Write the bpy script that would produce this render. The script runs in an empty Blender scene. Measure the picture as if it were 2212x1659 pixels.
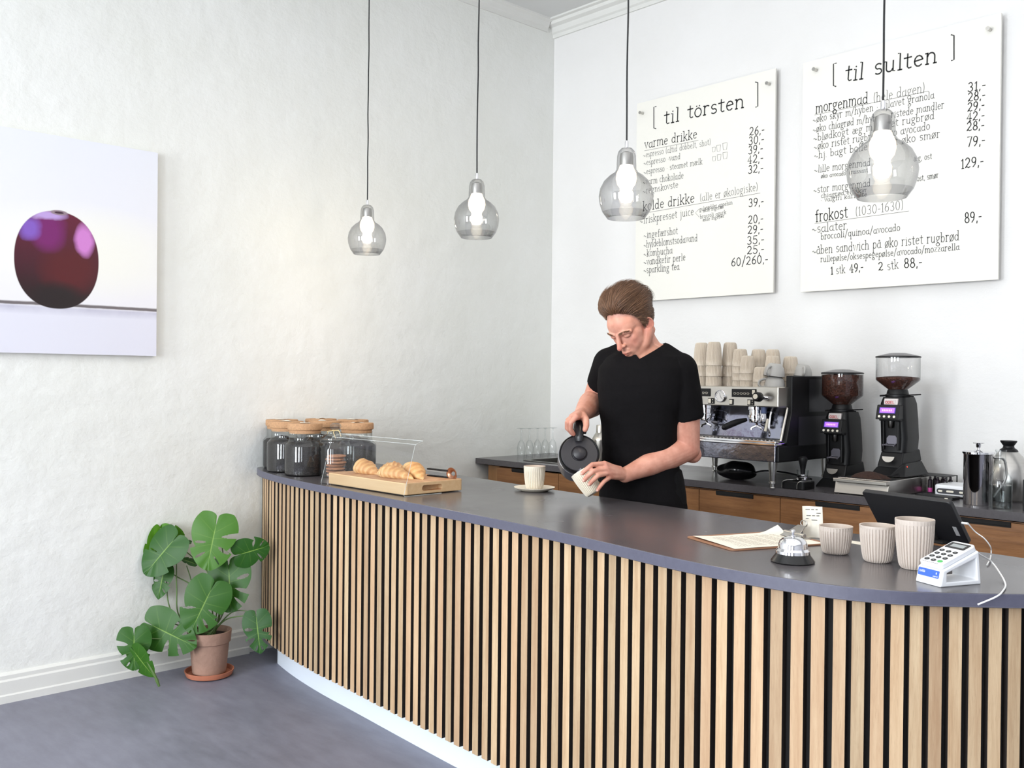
import bpy, bmesh, math, random
from mathutils import Vector, Matrix, noise
from math import sin, cos, pi, radians, sqrt, atan2, exp
random.seed(11)
SC = bpy.context.scene
COL = SC.collection
# ------------------------------------------------------------------ camera
FPX, YAW, PITCH, ROLL = 2090.378, 0.8147, -0.00576, 0.01008
CAM = Vector((4.3362, -4.4307, 1.36))
FW = Vector((-sin(YAW)*cos(PITCH), cos(YAW)*cos(PITCH), sin(PITCH)))
_r = Vector((cos(YAW), sin(YAW), 0)); _u = _r.cross(FW)
RT = cos(ROLL)*_r + sin(ROLL)*_u
UP = -sin(ROLL)*_r + cos(ROLL)*_u
cd = bpy.data.cameras.new('camera'); cam = bpy.data.objects.new('camera', cd); COL.objects.link(cam)
cd.sensor_width = 36; cd.lens = 36*FPX/2212; cd.clip_start = .05
cam.matrix_world = Matrix(((RT.x, UP.x, -FW.x, CAM.x), (RT.y, UP.y, -FW.y, CAM.y), (RT.z, UP.z, -FW.z, CAM.z), (0, 0, 0, 1)))
SC.camera = cam
def ray(px, py): return FW + RT*((px-1106)/FPX) - UP*((py-829.5)/FPX)
def at(px, py, z):
    d = ray(px, py); return CAM + d*((z-CAM.z)/d.z)
def atY(px, py, Y):
    d = ray(px, py); return CAM + d*((Y-CAM.y)/d.y)
def atD(px, py, D): return CAM + ray(px, py)*D
# ------------------------------------------------------------------ materials
def lin(r, g, b):
    f = lambda c: ((c/255+.055)/1.055)**2.4 if c > 10 else c/255/12.92
    return (f(r), f(g), f(b), 1)
def _ins(nd, k, v):
    if k in nd.inputs: nd.inputs[k].default_value = v
def mat(name, col, rough=.5, metal=0., bump=0., bscale=40., var=0., vscale=8., spec=.5, coat=0., emit=None, estr=0., stretch=None, sss=0., alpha=None):
    m = bpy.data.materials.new(name); m.use_nodes = True; nt = m.node_tree; b = nt.nodes['Principled BSDF']
    b.inputs['Base Color'].default_value = col; b.inputs['Roughness'].default_value = rough; b.inputs['Metallic'].default_value = metal
    _ins(b, 'Specular IOR Level', spec); _ins(b, 'Coat Weight', coat)
    if sss: _ins(b, 'Subsurface Weight', sss); b.inputs['Subsurface Radius'].default_value = (.6, .2, .1); _ins(b, 'Subsurface Scale', .01)
    if emit: b.inputs['Emission Color'].default_value = emit; b.inputs['Emission Strength'].default_value = estr
    tc = nt.nodes.new('ShaderNodeTexCoord'); mp = nt.nodes.new('ShaderNodeMapping'); nt.links.new(tc.outputs['Object'], mp.inputs[0])
    if stretch: mp.inputs['Scale'].default_value = stretch
    if var > 0:
        n = nt.nodes.new('ShaderNodeTexNoise'); n.inputs['Scale'].default_value = vscale; n.inputs['Detail'].default_value = 5
        nt.links.new(mp.outputs[0], n.inputs['Vector'])
        r = nt.nodes.new('ShaderNodeMapRange'); r.inputs[1].default_value = .25; r.inputs[2].default_value = .75; r.inputs[3].default_value = 1-var; r.inputs[4].default_value = 1+var
        nt.links.new(n.outputs[0], r.inputs[0])
        mx = nt.nodes.new('ShaderNodeVectorMath'); mx.operation = 'SCALE'; mx.inputs[0].default_value = col[:3]
        nt.links.new(r.outputs[0], mx.inputs['Scale']); nt.links.new(mx.outputs[0], b.inputs['Base Color'])
    if bump > 0:
        n = nt.nodes.new('ShaderNodeTexNoise'); n.inputs['Scale'].default_value = bscale; n.inputs['Detail'].default_value = 4
        nt.links.new(mp.outputs[0], n.inputs['Vector'])
        bp = nt.nodes.new('ShaderNodeBump'); bp.inputs['Strength'].default_value = bump; bp.inputs['Distance'].default_value = .01
        nt.links.new(n.outputs[0], bp.inputs['Height']); nt.links.new(bp.outputs[0], b.inputs['Normal'])
    return m
class NT:
    def __init__(s, name):
        s.m = bpy.data.materials.new(name); s.m.use_nodes = True; s.t = s.m.node_tree; s.b = s.t.nodes['Principled BSDF']; s.o = s.t.nodes['Material Output']
    def n(s, typ, **k):
        x = s.t.nodes.new('ShaderNode'+typ)
        for a, v in k.items(): setattr(x, a, v)
        return x
    def l(s, a, b): s.t.links.new(a, b)
    def math(s, op, a, b=0., c=None, clamp=False):
        x = s.n('Math', operation=op); x.use_clamp = clamp
        for i, v in enumerate((a, b) if c is None else (a, b, c)):
            if isinstance(v, (int, float)): x.inputs[i].default_value = v
            else: s.l(v, x.inputs[i])
        return x.outputs[0]
    def mix(s, fac, a, b, mode='MIX'):
        x = s.n('MixRGB', blend_type=mode)
        for i, v in enumerate((fac, a, b)):
            if isinstance(v, (int, float)): x.inputs[i].default_value = v
            elif isinstance(v, tuple): x.inputs[i].default_value = v
            else: s.l(v, x.inputs[i])
        return x.outputs[0]
    def noise(s, vec, scale, detail=4, rough=.5):
        x = s.n('TexNoise'); x.inputs['Scale'].default_value = scale; x.inputs['Detail'].default_value = detail; x.inputs['Roughness'].default_value = rough
        if vec is not None: s.l(vec, x.inputs['Vector'])
        return x.outputs[0]
    def mapping(s, scale, out='Object'):
        tc = s.n('TexCoord'); mp = s.n('Mapping'); mp.inputs['Scale'].default_value = scale; s.l(tc.outputs[out], mp.inputs[0]); return mp.outputs[0]
    def rng(s, v, a, b, c, d):
        x = s.n('MapRange'); s.l(v, x.inputs[0])
        for i, q in enumerate((a, b, c, d)): x.inputs[i+1].default_value = q
        return x.outputs[0]
    def bump(s, h, strength, dist=.01):
        x = s.n('Bump'); x.inputs['Strength'].default_value = strength; x.inputs['Distance'].default_value = dist; s.l(h, x.inputs['Height']); s.l(x.outputs[0], s.b.inputs['Normal'])
def thin_glass(name, tint=(1, 1, 1, 1), edge=(.6, .62, .62, 1), refl=.12, blend=.35, rough=.02):
    q = NT(name); t = q.t; t.nodes.remove(q.b)
    lw = q.n('LayerWeight'); lw.inputs['Blend'].default_value = .5; fc = q.math('POWER', lw.outputs['Facing'], 1+3*blend)
    tr = q.n('BsdfTransparent'); c = q.mix(fc, tint, edge); q.l(c, tr.inputs[0])
    gl = q.n('BsdfGlossy'); gl.inputs['Roughness'].default_value = rough; gl.inputs[0].default_value = (1, 1, 1, 1)
    mx = q.n('MixShader'); f = q.math('ADD', q.math('MULTIPLY', q.math('POWER', lw.outputs['Facing'], 4.5), .6), .02+refl*.3, clamp=True)
    q.l(f, mx.inputs[0]); q.l(tr.outputs[0], mx.inputs[1]); q.l(gl.outputs[0], mx.inputs[2]); q.l(mx.outputs[0], q.o.inputs[0])
    return q.m
def wood(name, c1, c2, scale=(30, 30, 1.6), island=0., rough=.5, knots=False):
    q = NT(name); v = q.mapping(scale); b = q.b
    if island:
        g = q.n('NewGeometry'); rnd = g.outputs['Random Per Island']
        cx = q.n('CombineXYZ'); q.l(q.math('MULTIPLY', rnd, 57.), cx.inputs[2]); q.l(q.math('MULTIPLY', rnd, 91.), cx.inputs[0])
        ad = q.n('VectorMath', operation='ADD'); q.l(v, ad.inputs[0]); q.l(cx.outputs[0], ad.inputs[1]); v = ad.outputs[0]
    n1 = q.noise(v, 1.6, 6, .6); n2 = q.noise(v, 7., 3)
    f = q.math('ADD', q.math('MULTIPLY', n1, .75), q.math('MULTIPLY', n2, .35)); f = q.rng(f, .35, .75, 0, 1)
    c = q.mix(f, c1, c2)
    n4 = q.noise(v, 22., 2); c = q.mix(q.rng(n4, .55, .75, 0, .28), c, (c2[0]*.55, c2[1]*.5, c2[2]*.45, 1))
    if island:
        k = q.rng(rnd, 0, 1, 1-island, 1+island*.7); c = q.mix(1., c, q.math('MULTIPLY', k, 1.), 'MULTIPLY')
        rr = q.math('FRACT', q.math('MULTIPLY', rnd, 17.3)); c = q.mix(q.math('MULTIPLY', rr, .35), c, (.55, .30, .17, 1))
    if knots:
        tc = q.n('TexCoord'); mp = q.n('Mapping'); mp.inputs['Scale'].default_value = (14, 14, 5); q.l(tc.outputs['Object'], mp.inputs[0])
        vo = q.n('TexVoronoi'); vo.inputs['Scale'].default_value = .55; q.l(mp.outputs[0], vo.inputs['Vector'])
        kf = q.rng(vo.outputs['Distance'], .05, .15, .85, 0); c = q.mix(kf, c, (.07, .03, .012, 1))
    q.l(c, b.inputs['Base Color']); b.inputs['Roughness'].default_value = rough; q.bump(n1, .15)
    return q.m
# ------------------------------------------------------------------ meshes
class MB:
    def __init__(s): s.v = []; s.f = []; s.mi = []; s.cur = 0; s.T = Matrix.Identity(4)
    def add(s, vs, fs):
        o = len(s.v); s.v += [tuple(s.T @ Vector(v)) for v in vs]; s.f += [tuple(i+o for i in f) for f in fs]; s.mi += [s.cur]*len(fs)
    def box(s, x0, x1, y0, y1, z0, z1):
        s.add([(x, y, z) for x in (x0, x1) for y in (y0, y1) for z in (z0, z1)], [(0, 1, 3, 2), (4, 6, 7, 5), (0, 4, 5, 1), (2, 3, 7, 6), (0, 2, 6, 4), (1, 5, 7, 3)])
    def hexa(s, b, t):       # bottom quad, top quad
        s.add(list(b)+list(t), [(3, 2, 1, 0), (4, 5, 6, 7), (0, 1, 5, 4), (1, 2, 6, 5), (2, 3, 7, 6), (3, 0, 4, 7)])
    def lathe(s, prof, seg=32, c=(0, 0, 0), cap0=True, cap1=True, rib=None):
        vs = []; n = len(prof)
        for (r, z) in prof:
            for k in range(seg):
                a = 2*pi*k/seg; rr = r if rib is None else rib(r, z, k); vs.append((c[0]+rr*cos(a), c[1]+rr*sin(a), c[2]+z))
        fs = [(i*seg+k, i*seg+(k+1) % seg, (i+1)*seg+(k+1) % seg, (i+1)*seg+k) for i in range(n-1) for k in range(seg)]
        if cap0: fs.append(tuple(range(seg))[::-1])
        if cap1: fs.append(tuple((n-1)*seg+k for k in range(seg)))
        s.add(vs, fs)
    def loop(s, rings, closed=False, cap=True):
        n = len(rings[0]); vs = [p for r in rings for p in r]; m = len(rings)
        fs = [(i*n+k, i*n+(k+1) % n, ((i+1) % m)*n+(k+1) % n, ((i+1) % m)*n+k) for i in range(m if closed else m-1) for k in range(n)]
        if cap and not closed: fs += [tuple(range(n))[::-1], tuple((m-1)*n+k for k in range(n))]
        s.add(vs, fs)
    def tube(s, pts, r, seg=10, closed=False, cap=True, flat=1.):
        pts = [Vector(p) for p in pts]; n = len(pts); rs = r if isinstance(r, (list, tuple)) else [r]*n; rings = []
        nrm = None
        for i, p in enumerate(pts):
            a = pts[(i-1) % n] if closed or i else p; b = pts[(i+1) % n] if closed or i < n-1 else p
            t = (b-a).normalized()
            if nrm is None: nrm = t.orthogonal().normalized()
            nrm = (nrm-t*nrm.dot(t)).normalized(); bn = t.cross(nrm)
            rings.append([p+(nrm*cos(2*pi*k/seg)+bn*sin(2*pi*k/seg)*flat)*rs[i] for k in range(seg)])
        s.loop(rings, closed, cap)
    def prism(s, poly, z0, z1):
        n = len(poly); s.add([(x, y, z0) for x, y in poly]+[(x, y, z1) for x, y in poly],
                             [tuple(range(n))[::-1], tuple(range(n, 2*n))]+[(i, (i+1) % n, n+(i+1) % n, n+i) for i in range(n)])
    def sphere(s, c, r, seg=20, rg=12, R=None):
        r = (r, r, r) if isinstance(r, (int, float)) else r; c = Vector(c); vs = []
        for i in range(1, rg):
            t = pi*i/rg
            for k in range(seg):
                a = 2*pi*k/seg; p = Vector((r[0]*sin(t)*cos(a), r[1]*sin(t)*sin(a), r[2]*cos(t)))
                vs.append(c+(R @ p if R else p))
        zt = Vector((0, 0, r[2])); zt = R @ zt if R else zt; vs += [c+zt, c-zt]; N = len(vs)
        fs = [(i*seg+k, (i+1)*seg+k, (i+1)*seg+(k+1) % seg, i*seg+(k+1) % seg) for i in range(rg-2) for k in range(seg)]
        fs += [(N-2, k, (k+1) % seg) for k in range(seg)]+[(N-1, (rg-2)*seg+(k+1) % seg, (rg-2)*seg+k) for k in range(seg)]
        s.add(vs, fs)
    def cone(s, a, b, ra, rb, seg=16):
        a = Vector(a); b = Vector(b)
        if (b-a).length < 1e-5: return
        s.tube([a, b], [ra, rb], seg)
    def chain(s, pts, rs, seg=16, rg=10):
        for i, p in enumerate(pts):
            s.sphere(p, rs[i], seg, rg)
            if i: s.cone(pts[i-1], p, rs[i-1], rs[i], seg)
    def build(s, name, mats, parent=None, smooth=True, bevel=0., ang=35, bseg=2):
        me = bpy.data.meshes.new(name); me.from_pydata(s.v, [], s.f); me.validate(); me.update()
        mats = mats if isinstance(mats, (list, tuple)) else [mats]
        for m in mats: me.materials.append(m)
        if len(me.polygons) == len(s.mi):
            for p, i in zip(me.polygons, s.mi): p.material_index = i
        bm = bmesh.new(); bm.from_mesh(me); bmesh.ops.recalc_face_normals(bm, faces=bm.faces); bm.to_mesh(me); bm.free()
        if smooth:
            me.polygons.foreach_set('use_smooth', [True]*len(me.polygons)); me.set_sharp_from_angle(angle=radians(ang))
        o = bpy.data.objects.new(name, me); COL.objects.link(o)
        if parent is not None: o.parent = parent
        if bevel:
            b = o.modifiers.new('bevel', 'BEVEL'); b.width = bevel; b.segments = bseg; b.limit_method = 'ANGLE'; b.angle_limit = radians(40)
        return o
def tag(o, label=None, cat=None, group=None, kind=None):
    if label: o['label'] = label
    if cat: o['category'] = cat
    if group: o['group'] = group
    if kind: o['kind'] = kind
    return o
def empty(name, label, cat, loc=(0, 0, 0), rz=0., group=None):
    o = bpy.data.objects.new(name, None); COL.objects.link(o); o.location = loc; o.rotation_euler = (0, 0, rz); o.empty_display_size = .05
    return tag(o, label, cat, group)
def copy_tree(o, parent=None):
    c = o.copy(); COL.objects.link(c); c.parent = parent
    for ch in [x for x in COL.objects if x.parent == o]: copy_tree(ch, c)
    return c
def curve(pts, n=8, closed=False):
    P = [Vector(p) for p in pts]; out = []; N = len(P)
    for i in range(N if closed else N-1):
        p0 = P[(i-1) % N] if closed or i else P[0]*2-P[1]; p1 = P[i]; p2 = P[(i+1) % N]; p3 = P[(i+2) % N] if closed or i+2 < N else p2*2-p1
        for k in range(n):
            t = k/n; out.append(.5*((2*p1)+(p2-p0)*t+(2*p0-5*p1+4*p2-p3)*t*t+(3*p1-p0-3*p2+p3)*t**3))
    if not closed: out.append(P[-1])
    return out
def rrect(x0, x1, y0, y1, r, n=5):
    out = []
    for cx, cy, a0 in ((x1-r, y1-r, 0), (x0+r, y1-r, 90), (x0+r, y0+r, 180), (x1-r, y0+r, 270)):
        for k in range(n+1): a = radians(a0+90*k/n); out.append((cx+r*cos(a), cy+r*sin(a)))
    return out
# ------------------------------------------------------------------ hand-drawn lettering (strokes)
def _arc(cx, cy, rx, ry, a0, a1, n=9): return [(cx+rx*cos(radians(a0+(a1-a0)*i/n)), cy+ry*sin(radians(a0+(a1-a0)*i/n))) for i in range(n+1)]
def _sf(x, y, w=.07): return [(x-w, y), (x+w, y)]
X = .5
def _o(c=.17): return _arc(c, .25, .15, .25, 90, 450, 14)
G = {
 'a': (.40, [_arc(.17, .22, .14, .22, 60, 330), [(.31, .5), (.31, .06), (.37, 0), (.42, .02)]]),
 'b': (.38, [[(.05, .92), (.05, 0)], _sf(.02, .92, .05), _arc(.18, .23, .14, .23, 150, -150)]),
 'c': (.32, [_arc(.18, .25, .14, .25, 50, 310)]),
 'd': (.42, [_arc(.17, .23, .14, .23, 30, 330), [(.31, .92), (.31, 0), (.38, 0)], _sf(.28, .92, .05)]),
 'e': (.36, [[(.05, .26), (.31, .30)], _arc(.18, .25, .14, .25, 12, 315)]),
 'f': (.30, [[(.14, 0), (.14, .75)], _arc(.24, .75, .10, .17, 180, 60), [(.03, .5), (.26, .5)], _sf(.14, 0)]),
 'g': (.38, [_arc(.16, .34, .12, .16, 0, 360, 12), _arc(.17, -.16, .15, .13, 0, 360, 12), [(.12, .18), (.08, .06), (.24, -.03)], [(.26, .44), (.35, .5)]]),
 'h': (.42, [[(.07, .92), (.07, 0)], _sf(.04, .92, .05), _sf(.07, 0), _arc(.2, .32, .12, .18, 170, 0)+[(.32, 0)], _sf(.33, 0)]),
 'i': (.20, [[(.03, .5), (.1, .5), (.1, 0)], _sf(.1, 0), [(.09, .68), (.11, .70)]]),
 'j': (.20, [[(.04, .5), (.12, .5), (.12, -.2)], _arc(.02, -.2, .10, .12, 0, -90), [(.11, .68), (.13, .70)]]),
 'k': (.40, [[(.07, .92), (.07, 0)], _sf(.04, .92, .05), _sf(.07, 0), [(.32, .5), (.08, .2)], [(.15, .27), (.34, 0)], _sf(.34, .0, .05), _sf(.31, .5, .05)]),
 'l': (.20, [[(.03, .92), (.1, .92), (.1, 0)], _sf(.1, 0)]),
 'm': (.62, [[(.07, .5), (.07, 0)], _sf(.05, .5, .04), _sf(.07, 0, .05), _arc(.18, .32, .11, .18, 170, 0)+[(.29, 0)], _arc(.41, .32, .12, .18, 170, 0)+[(.53, 0)], _sf(.54, 0, .05)]),
 'n': (.42, [[(.07, .5), (.07, 0)], _sf(.05, .5, .04), _sf(.07, 0, .05), _arc(.2, .32, .12, .18, 170, 0)+[(.32, 0)], _sf(.33, 0, .05)]),
 'o': (.36, [_o()]),
 'p': (.38, [[(.06, .5), (.06, -.35)], _sf(.06, -.35, .06), _arc(.19, .25, .14, .25, 150, -150)]),
 'q': (.38, [[(.31, .5), (.31, -.35)], _sf(.31, -.35, .06), _arc(.17, .25, .14, .25, 30, 330)]),
 'r': (.30, [[(.07, .5), (.07, 0)], _sf(.05, .5, .04), _sf(.07, 0, .06), _arc(.19, .34, .12, .16, 170, 50)]),
 's': (.32, [_arc(.16, .37, .11, .13, 40, 250)+_arc(.15, .13, .12, .13, 80, -140)]),
 't': (.28, [[(.12, .78), (.12, .08), (.17, 0), (.25, .03)], [(.0, .5), (.25, .52)]]),
 'u': (.42, [[(.03, .5), (.08, .5), (.08, .15)]+_arc(.19, .15, .11, .15, 180, 350), [(.32, .5), (.32, 0), (.38, 0)]]),
 'v': (.36, [[(.04, .5), (.17, 0), (.31, .5)], _sf(.04, .5, .05), _sf(.31, .5, .05)]),
 'w': (.52, [[(.04, .5), (.14, 0), (.25, .5), (.36, 0), (.47, .5)], _sf(.04, .5, .05), _sf(.47, .5, .05)]),
 'y': (.36, [[(.04, .5), (.18, .02)], [(.32, .5), (.12, -.3), (.03, -.33)], _sf(.04, .5, .05), _sf(.32, .5, .05)]),
 'z': (.34, [[(.04, .5), (.28, .5), (.04, 0), (.30, 0)]]),
 'æ': (.56, [_arc(.16, .17, .12, .17, 0, 360, 12), [(.28, .26), (.5, .30)], _arc(.4, .25, .12, .25, 12, 315), [(.06, .45), (.16, .5), (.27, .42), (.28, .1)]]),
 'ø': (.38, [_o(.18), [(.02, -.06), (.35, .56)]]),
 'å': (.40, [_arc(.17, .22, .14, .22, 60, 330), [(.31, .5), (.31, .06), (.37, 0), (.42, .02)], _arc(.2, .68, .05, .07, 0, 360, 8)]),
 'ö': (.36, [_o(), [(.09, .66), (.11, .68)], [(.22, .66), (.24, .68)]]),
 '(': (.22, [_arc(.25, .36, .18, .52, 125, 235)]), ')': (.22, [_arc(-.05, .36, .18, .52, 55, -55)]),
 '.': (.14, [[(.05, .0), (.07, .02)]]), ',': (.16, [[(.08, .04), (.05, -.12)]]), '-': (.26, [[(.04, .3), (.22, .3)]]),
 '/': (.34, [[(.03, -.15), (.3, .9)]]), '·': (.2, [[(.08, .25), (.12, .27)]]), ' ': (.26, []),
 '~': (.40, [_arc(.1, .2, .08, .1, 160, 20)+_arc(.26, .24, .09, .1, 200, 340)]),
 '0': (.44, [_arc(.2, .38, .16, .38, 90, 450, 16)]), '1': (.26, [[(.03, .62), (.13, .76), (.13, 0)], _sf(.13, 0, .08)]),
 '2': (.44, [_arc(.19, .55, .15, .21, 160, -30)+[(.04, .04)], [(.04, .04), (.14, .09), (.26, .0), (.38, .06)]]),
 '3': (.42, [_arc(.18, .57, .13, .19, 150, -90)+_arc(.18, .19, .16, .19, 90, -150)]),
 '4': (.44, [[(.27, 0), (.27, .76), (.03, .22), (.39, .22)], _sf(.27, 0, .07)]),
 '5': (.42, [[(.35, .76), (.09, .76), (.07, .42)]+_arc(.18, .24, .17, .24, 110, -150)]),
 '6': (.42, [_arc(.2, .21, .15, .21, 0, 360, 12), [(.30, .76), (.12, .55), (.05, .25)]]),
 '7': (.40, [[(.03, .76), (.35, .76), (.14, 0)]]),
 '8': (.42, [_arc(.2, .57, .12, .19, 0, 360, 12), _arc(.2, .19, .16, .19, 0, 360, 12)]),
 '9': (.42, [_arc(.19, .54, .15, .21, 0, 360, 12), [(.34, .54), (.28, .2), (.12, 0)]]),
 'C': (.5, [_arc(.26, .38, .22, .38, 50, 310)]), 'H': (.5, [[(.06, 0), (.06, .76)], [(.42, 0), (.42, .76)], [(.06, .38), (.42, .38)]]),
 'O': (.5, [_arc(.24, .38, .2, .38, 90, 450, 14)]), 'B': (.46, [[(.06, 0), (.06, .76), (.25, .76)]+_arc(.25, .57, .12, .19, 90, -90)+_arc(.25, .19, .15, .19, 90, -90)+[(.06, 0)]]),
 'E': (.42, [[(.36, 0), (.06, 0), (.06, .76), (.36, .76)], [(.06, .38), (.3, .38)]]), 'L': (.4, [[(.06, .76), (.06, 0), (.36, 0)]]),
}
def ribbon(mb, pts, w, fn):
    """flat stroke; fn maps (x, z) of the sheet to 3-D"""
    P = [Vector((a, b)) for a, b in pts]
    L = []; R = []
    for i, p in enumerate(P):
        a = P[i-1] if i else p; b = P[i+1] if i < len(P)-1 else p; d = (b-a)
        if d.length < 1e-9: d = Vector((1, 0))
        d.normalize(); n = Vector((-d.y, d.x))*w/2
        e = d*w*.3 if i == 0 else (-d*w*.3 if i == len(P)-1 else Vector((0, 0)))
        L.append(fn(p+n-e)); R.append(fn(p-n-e))
    n = len(P); mb.add(L+R, [(i, i+1, n+i+1, n+i) for i in range(n-1)])
def write(mb, text, p0, p1, hgt, w, fn, jitter=0.):
    """text between sheet points p0 and p1 (baseline), x-height hgt*0.5"""
    W = sum(G[c][0]+.04 for c in text); p0 = Vector(p0); p1 = Vector(p1); d = p1-p0; sx = d.length/W; ex = d.normalized(); ey = Vector((-ex.y, ex.x)); x = 0
    for c in text:
        adv, st = G[c]; jz = random.uniform(-1, 1)*jitter
        for s_ in st: ribbon(mb, [tuple(p0+ex*((x+a)*sx)+ey*(((b if b < .5 else .5+(b-.5)*.68) if c.islower() else b)*hgt+jz*hgt)) for a, b in s_], w, fn)
        x += adv+.04
# ================================================================== setting
M = {}
def plaster(name, c1, c2, bs=.35):
    q = NT(name); v = q.mapping((1, 1, 1)); n1 = q.noise(v, 1.1, 4, .6); n2 = q.noise(v, 9., 6, .6)
    n3 = q.noise(q.mapping((1, .8, 1.6)), 5., 5, .6)
    c = q.mix(q.rng(n1, .3, .7, 0, 1), c1, c2); q.l(c, q.b.inputs['Base Color']); q.b.inputs['Roughness'].default_value = .75
    h = q.math('ADD', q.math('MULTIPLY', n2, .5), q.math('MULTIPLY', n3, .5)); q.bump(h, bs, .03); return q.m
M['wallL'] = plaster('plaster_left', lin(230, 231, 225), lin(238, 239, 236), .4)
M['wallB'] = plaster('plaster_back', lin(230, 229, 227), lin(236, 235, 234), .2)
M['paint'] = mat('white_paint', lin(226, 226, 222), .55, var=.03, vscale=5, bump=.1, bscale=20)
M['ceil'] = mat('ceiling_paint', lin(216, 217, 216), .8, var=.03, vscale=1)
M['room'] = mat('room_paint', lin(205, 205, 208), .8, var=.03, vscale=1)
def floor_mat():
    q = NT('dark_floor'); v = q.mapping((1, 1, 1)); n1 = q.noise(v, 1.7, 6, .62); n2 = q.noise(q.mapping((3, 9, 1)), 2.2, 5, .6)
    f = q.math('ADD', q.math('MULTIPLY', n1, .6), q.math('MULTIPLY', n2, .4)); f = q.rng(f, .35, .65, 0, 1)
    c = q.mix(f, lin(108, 108, 122), lin(134, 135, 150))
    tc = q.n('TexCoord'); sp = q.n('SeparateXYZ'); q.l(tc.outputs['Object'], sp.inputs[0])
    def seam(o, off, per): 
        a = q.math('ABSOLUTE', q.math('SUBTRACT', q.math('FRACT', q.math('DIVIDE', q.math('ADD', o, off), per)), .5)); return q.rng(a, 0, .006, .12, 0)
    s = q.math('MAXIMUM', seam(sp.outputs[0], .1, .9), seam(sp.outputs[1], .35, .9))
    c = q.mix(s, c, lin(140, 140, 150)); q.l(c, q.b.inputs['Base Color'])
    q.l(q.rng(n1, .3, .7, .38, .55), q.b.inputs['Roughness']); q.bump(n2, .06); return q.m
M['floor'] = floor_mat()
ZC = 3.63
def struct(o, label, cat): return tag(o, label, cat, kind='structure')
def slab(name, b, m, label, cat):
    mb = MB(); mb.box(*b); return struct(mb.build(name, m, smooth=False), label, cat)
XR, YF = 8.2, -8.6
slab('floor', (-.1, XR, YF, .1, -.1, 0), M['floor'], 'dark grey blue mottled concrete floor', 'floor')
slab('ceiling', (-.1, XR, YF, .1, ZC, ZC+.1), M['ceil'], 'pale grey ceiling above the corner', 'ceiling')
slab('wall_left', (-.1, 0, YF, .1, 0, ZC), M['wallL'], 'rough white plaster wall on the left', 'wall')
slab('wall_back', (0, XR, 0, .1, 0, ZC), M['wallB'], 'white plaster wall behind the coffee machines', 'wall')
slab('wall_right', (XR, XR+.1, YF, .1, 0, ZC), M['room'], 'white wall to the right, out of view', 'wall')
mb = MB()     # street-side wall with three tall openings
ops = [(.7, 1.9), (3.0, 4.2), (5.4, 6.8)]; x = -.1
for a, b in ops:
    mb.box(x, a, YF-.25, YF, 0, ZC); mb.box(a, b, YF-.25, YF, 0, .55); mb.box(a, b, YF-.25, YF, 3.15, ZC); x = b
mb.box(x, XR+.1, YF-.25, YF, 0, ZC)
struct(mb.build('wall_front', M['room'], smooth=False), 'white street side wall with tall windows behind the viewer', 'wall')
mpane = thin_glass('window_pane', refl=.05)
for i, (a, b) in enumerate(ops):
    f = MB()
    for x0, x1, z0, z1 in ((a, a+.06, .55, 3.15), (b-.06, b, .55, 3.15), (a+.06, b-.06, .55, .62), (a+.06, b-.06, 3.08, 3.15), (a+.06, b-.06, 2.25, 2.31), ((a+b)/2-.03, (a+b)/2+.03, .62, 3.08)):
        f.box(x0, x1, YF-.14, YF-.08, z0, z1)
    w = struct(f.build('window_%d' % (i+1), M['paint'], smooth=False), 'tall white framed street window behind the viewer', 'window')
    g = MB(); g.add([(a+.03, YF-.11, .58), (b-.03, YF-.11, .58), (b-.03, YF-.11, 3.12), (a+.03, YF-.11, 3.12)], [(0, 1, 2, 3)]); g.build('pane', mpane, w)
# baseboard with a moulded profile, against the left wall up to the bar
pr = [(0, 0), (.022, 0), (.022, .03), (.017, .036), (.017, .088), (.012, .096), (.012, .112), (.004, .122), (0, .122)]
def sweepY(name, prof, y0, y1, m, label, cat, top=0, sx=1):
    n = len(prof); mb = MB(); mb.add([(sx*a, y0, top+z) for a, z in prof]+[(sx*a, y1, top+z) for a, z in prof], [(i, (i+1) % n, n+(i+1) % n, n+i) for i in range(n)]+[tuple(range(n)), tuple(range(n, 2*n))[::-1]])
    return struct(mb.build(name, m, smooth=False), label, cat)
sweepY('baseboard_left', pr, YF, -2.11, M['paint'], 'moulded white baseboard along the left wall', 'baseboard')
cp = [(0, -.075), (.012, -.075), (.014, -.05), (.022, -.045), (.03, -.02), (.05, -.01), (.052, 0), (0, 0)]
sweepY('trim_1', cp, YF, -.07, M['paint'], 'white cornice moulding along the top of the left wall', 'trim', ZC)
n = len(cp2 := [(0, -.1), (.012, -.1), (.014, -.078), (.026, -.07), (.034, -.04), (.062, -.03), (.066, -.012), (.09, -.01), (.092, 0), (0, 0)]); mb = MB()
mb.add([(0, -a, ZC+z) for a, z in cp2]+[(XR, -a, ZC+z) for a, z in cp2], [(i, (i+1) % n, n+(i+1) % n, n+i) for i in range(n)]+[tuple(range(n)), tuple(range(n, 2*n))[::-1]])
struct(mb.build('trim_2', M['paint'], smooth=False), 'white cornice moulding along the top of the back wall', 'trim')
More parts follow.
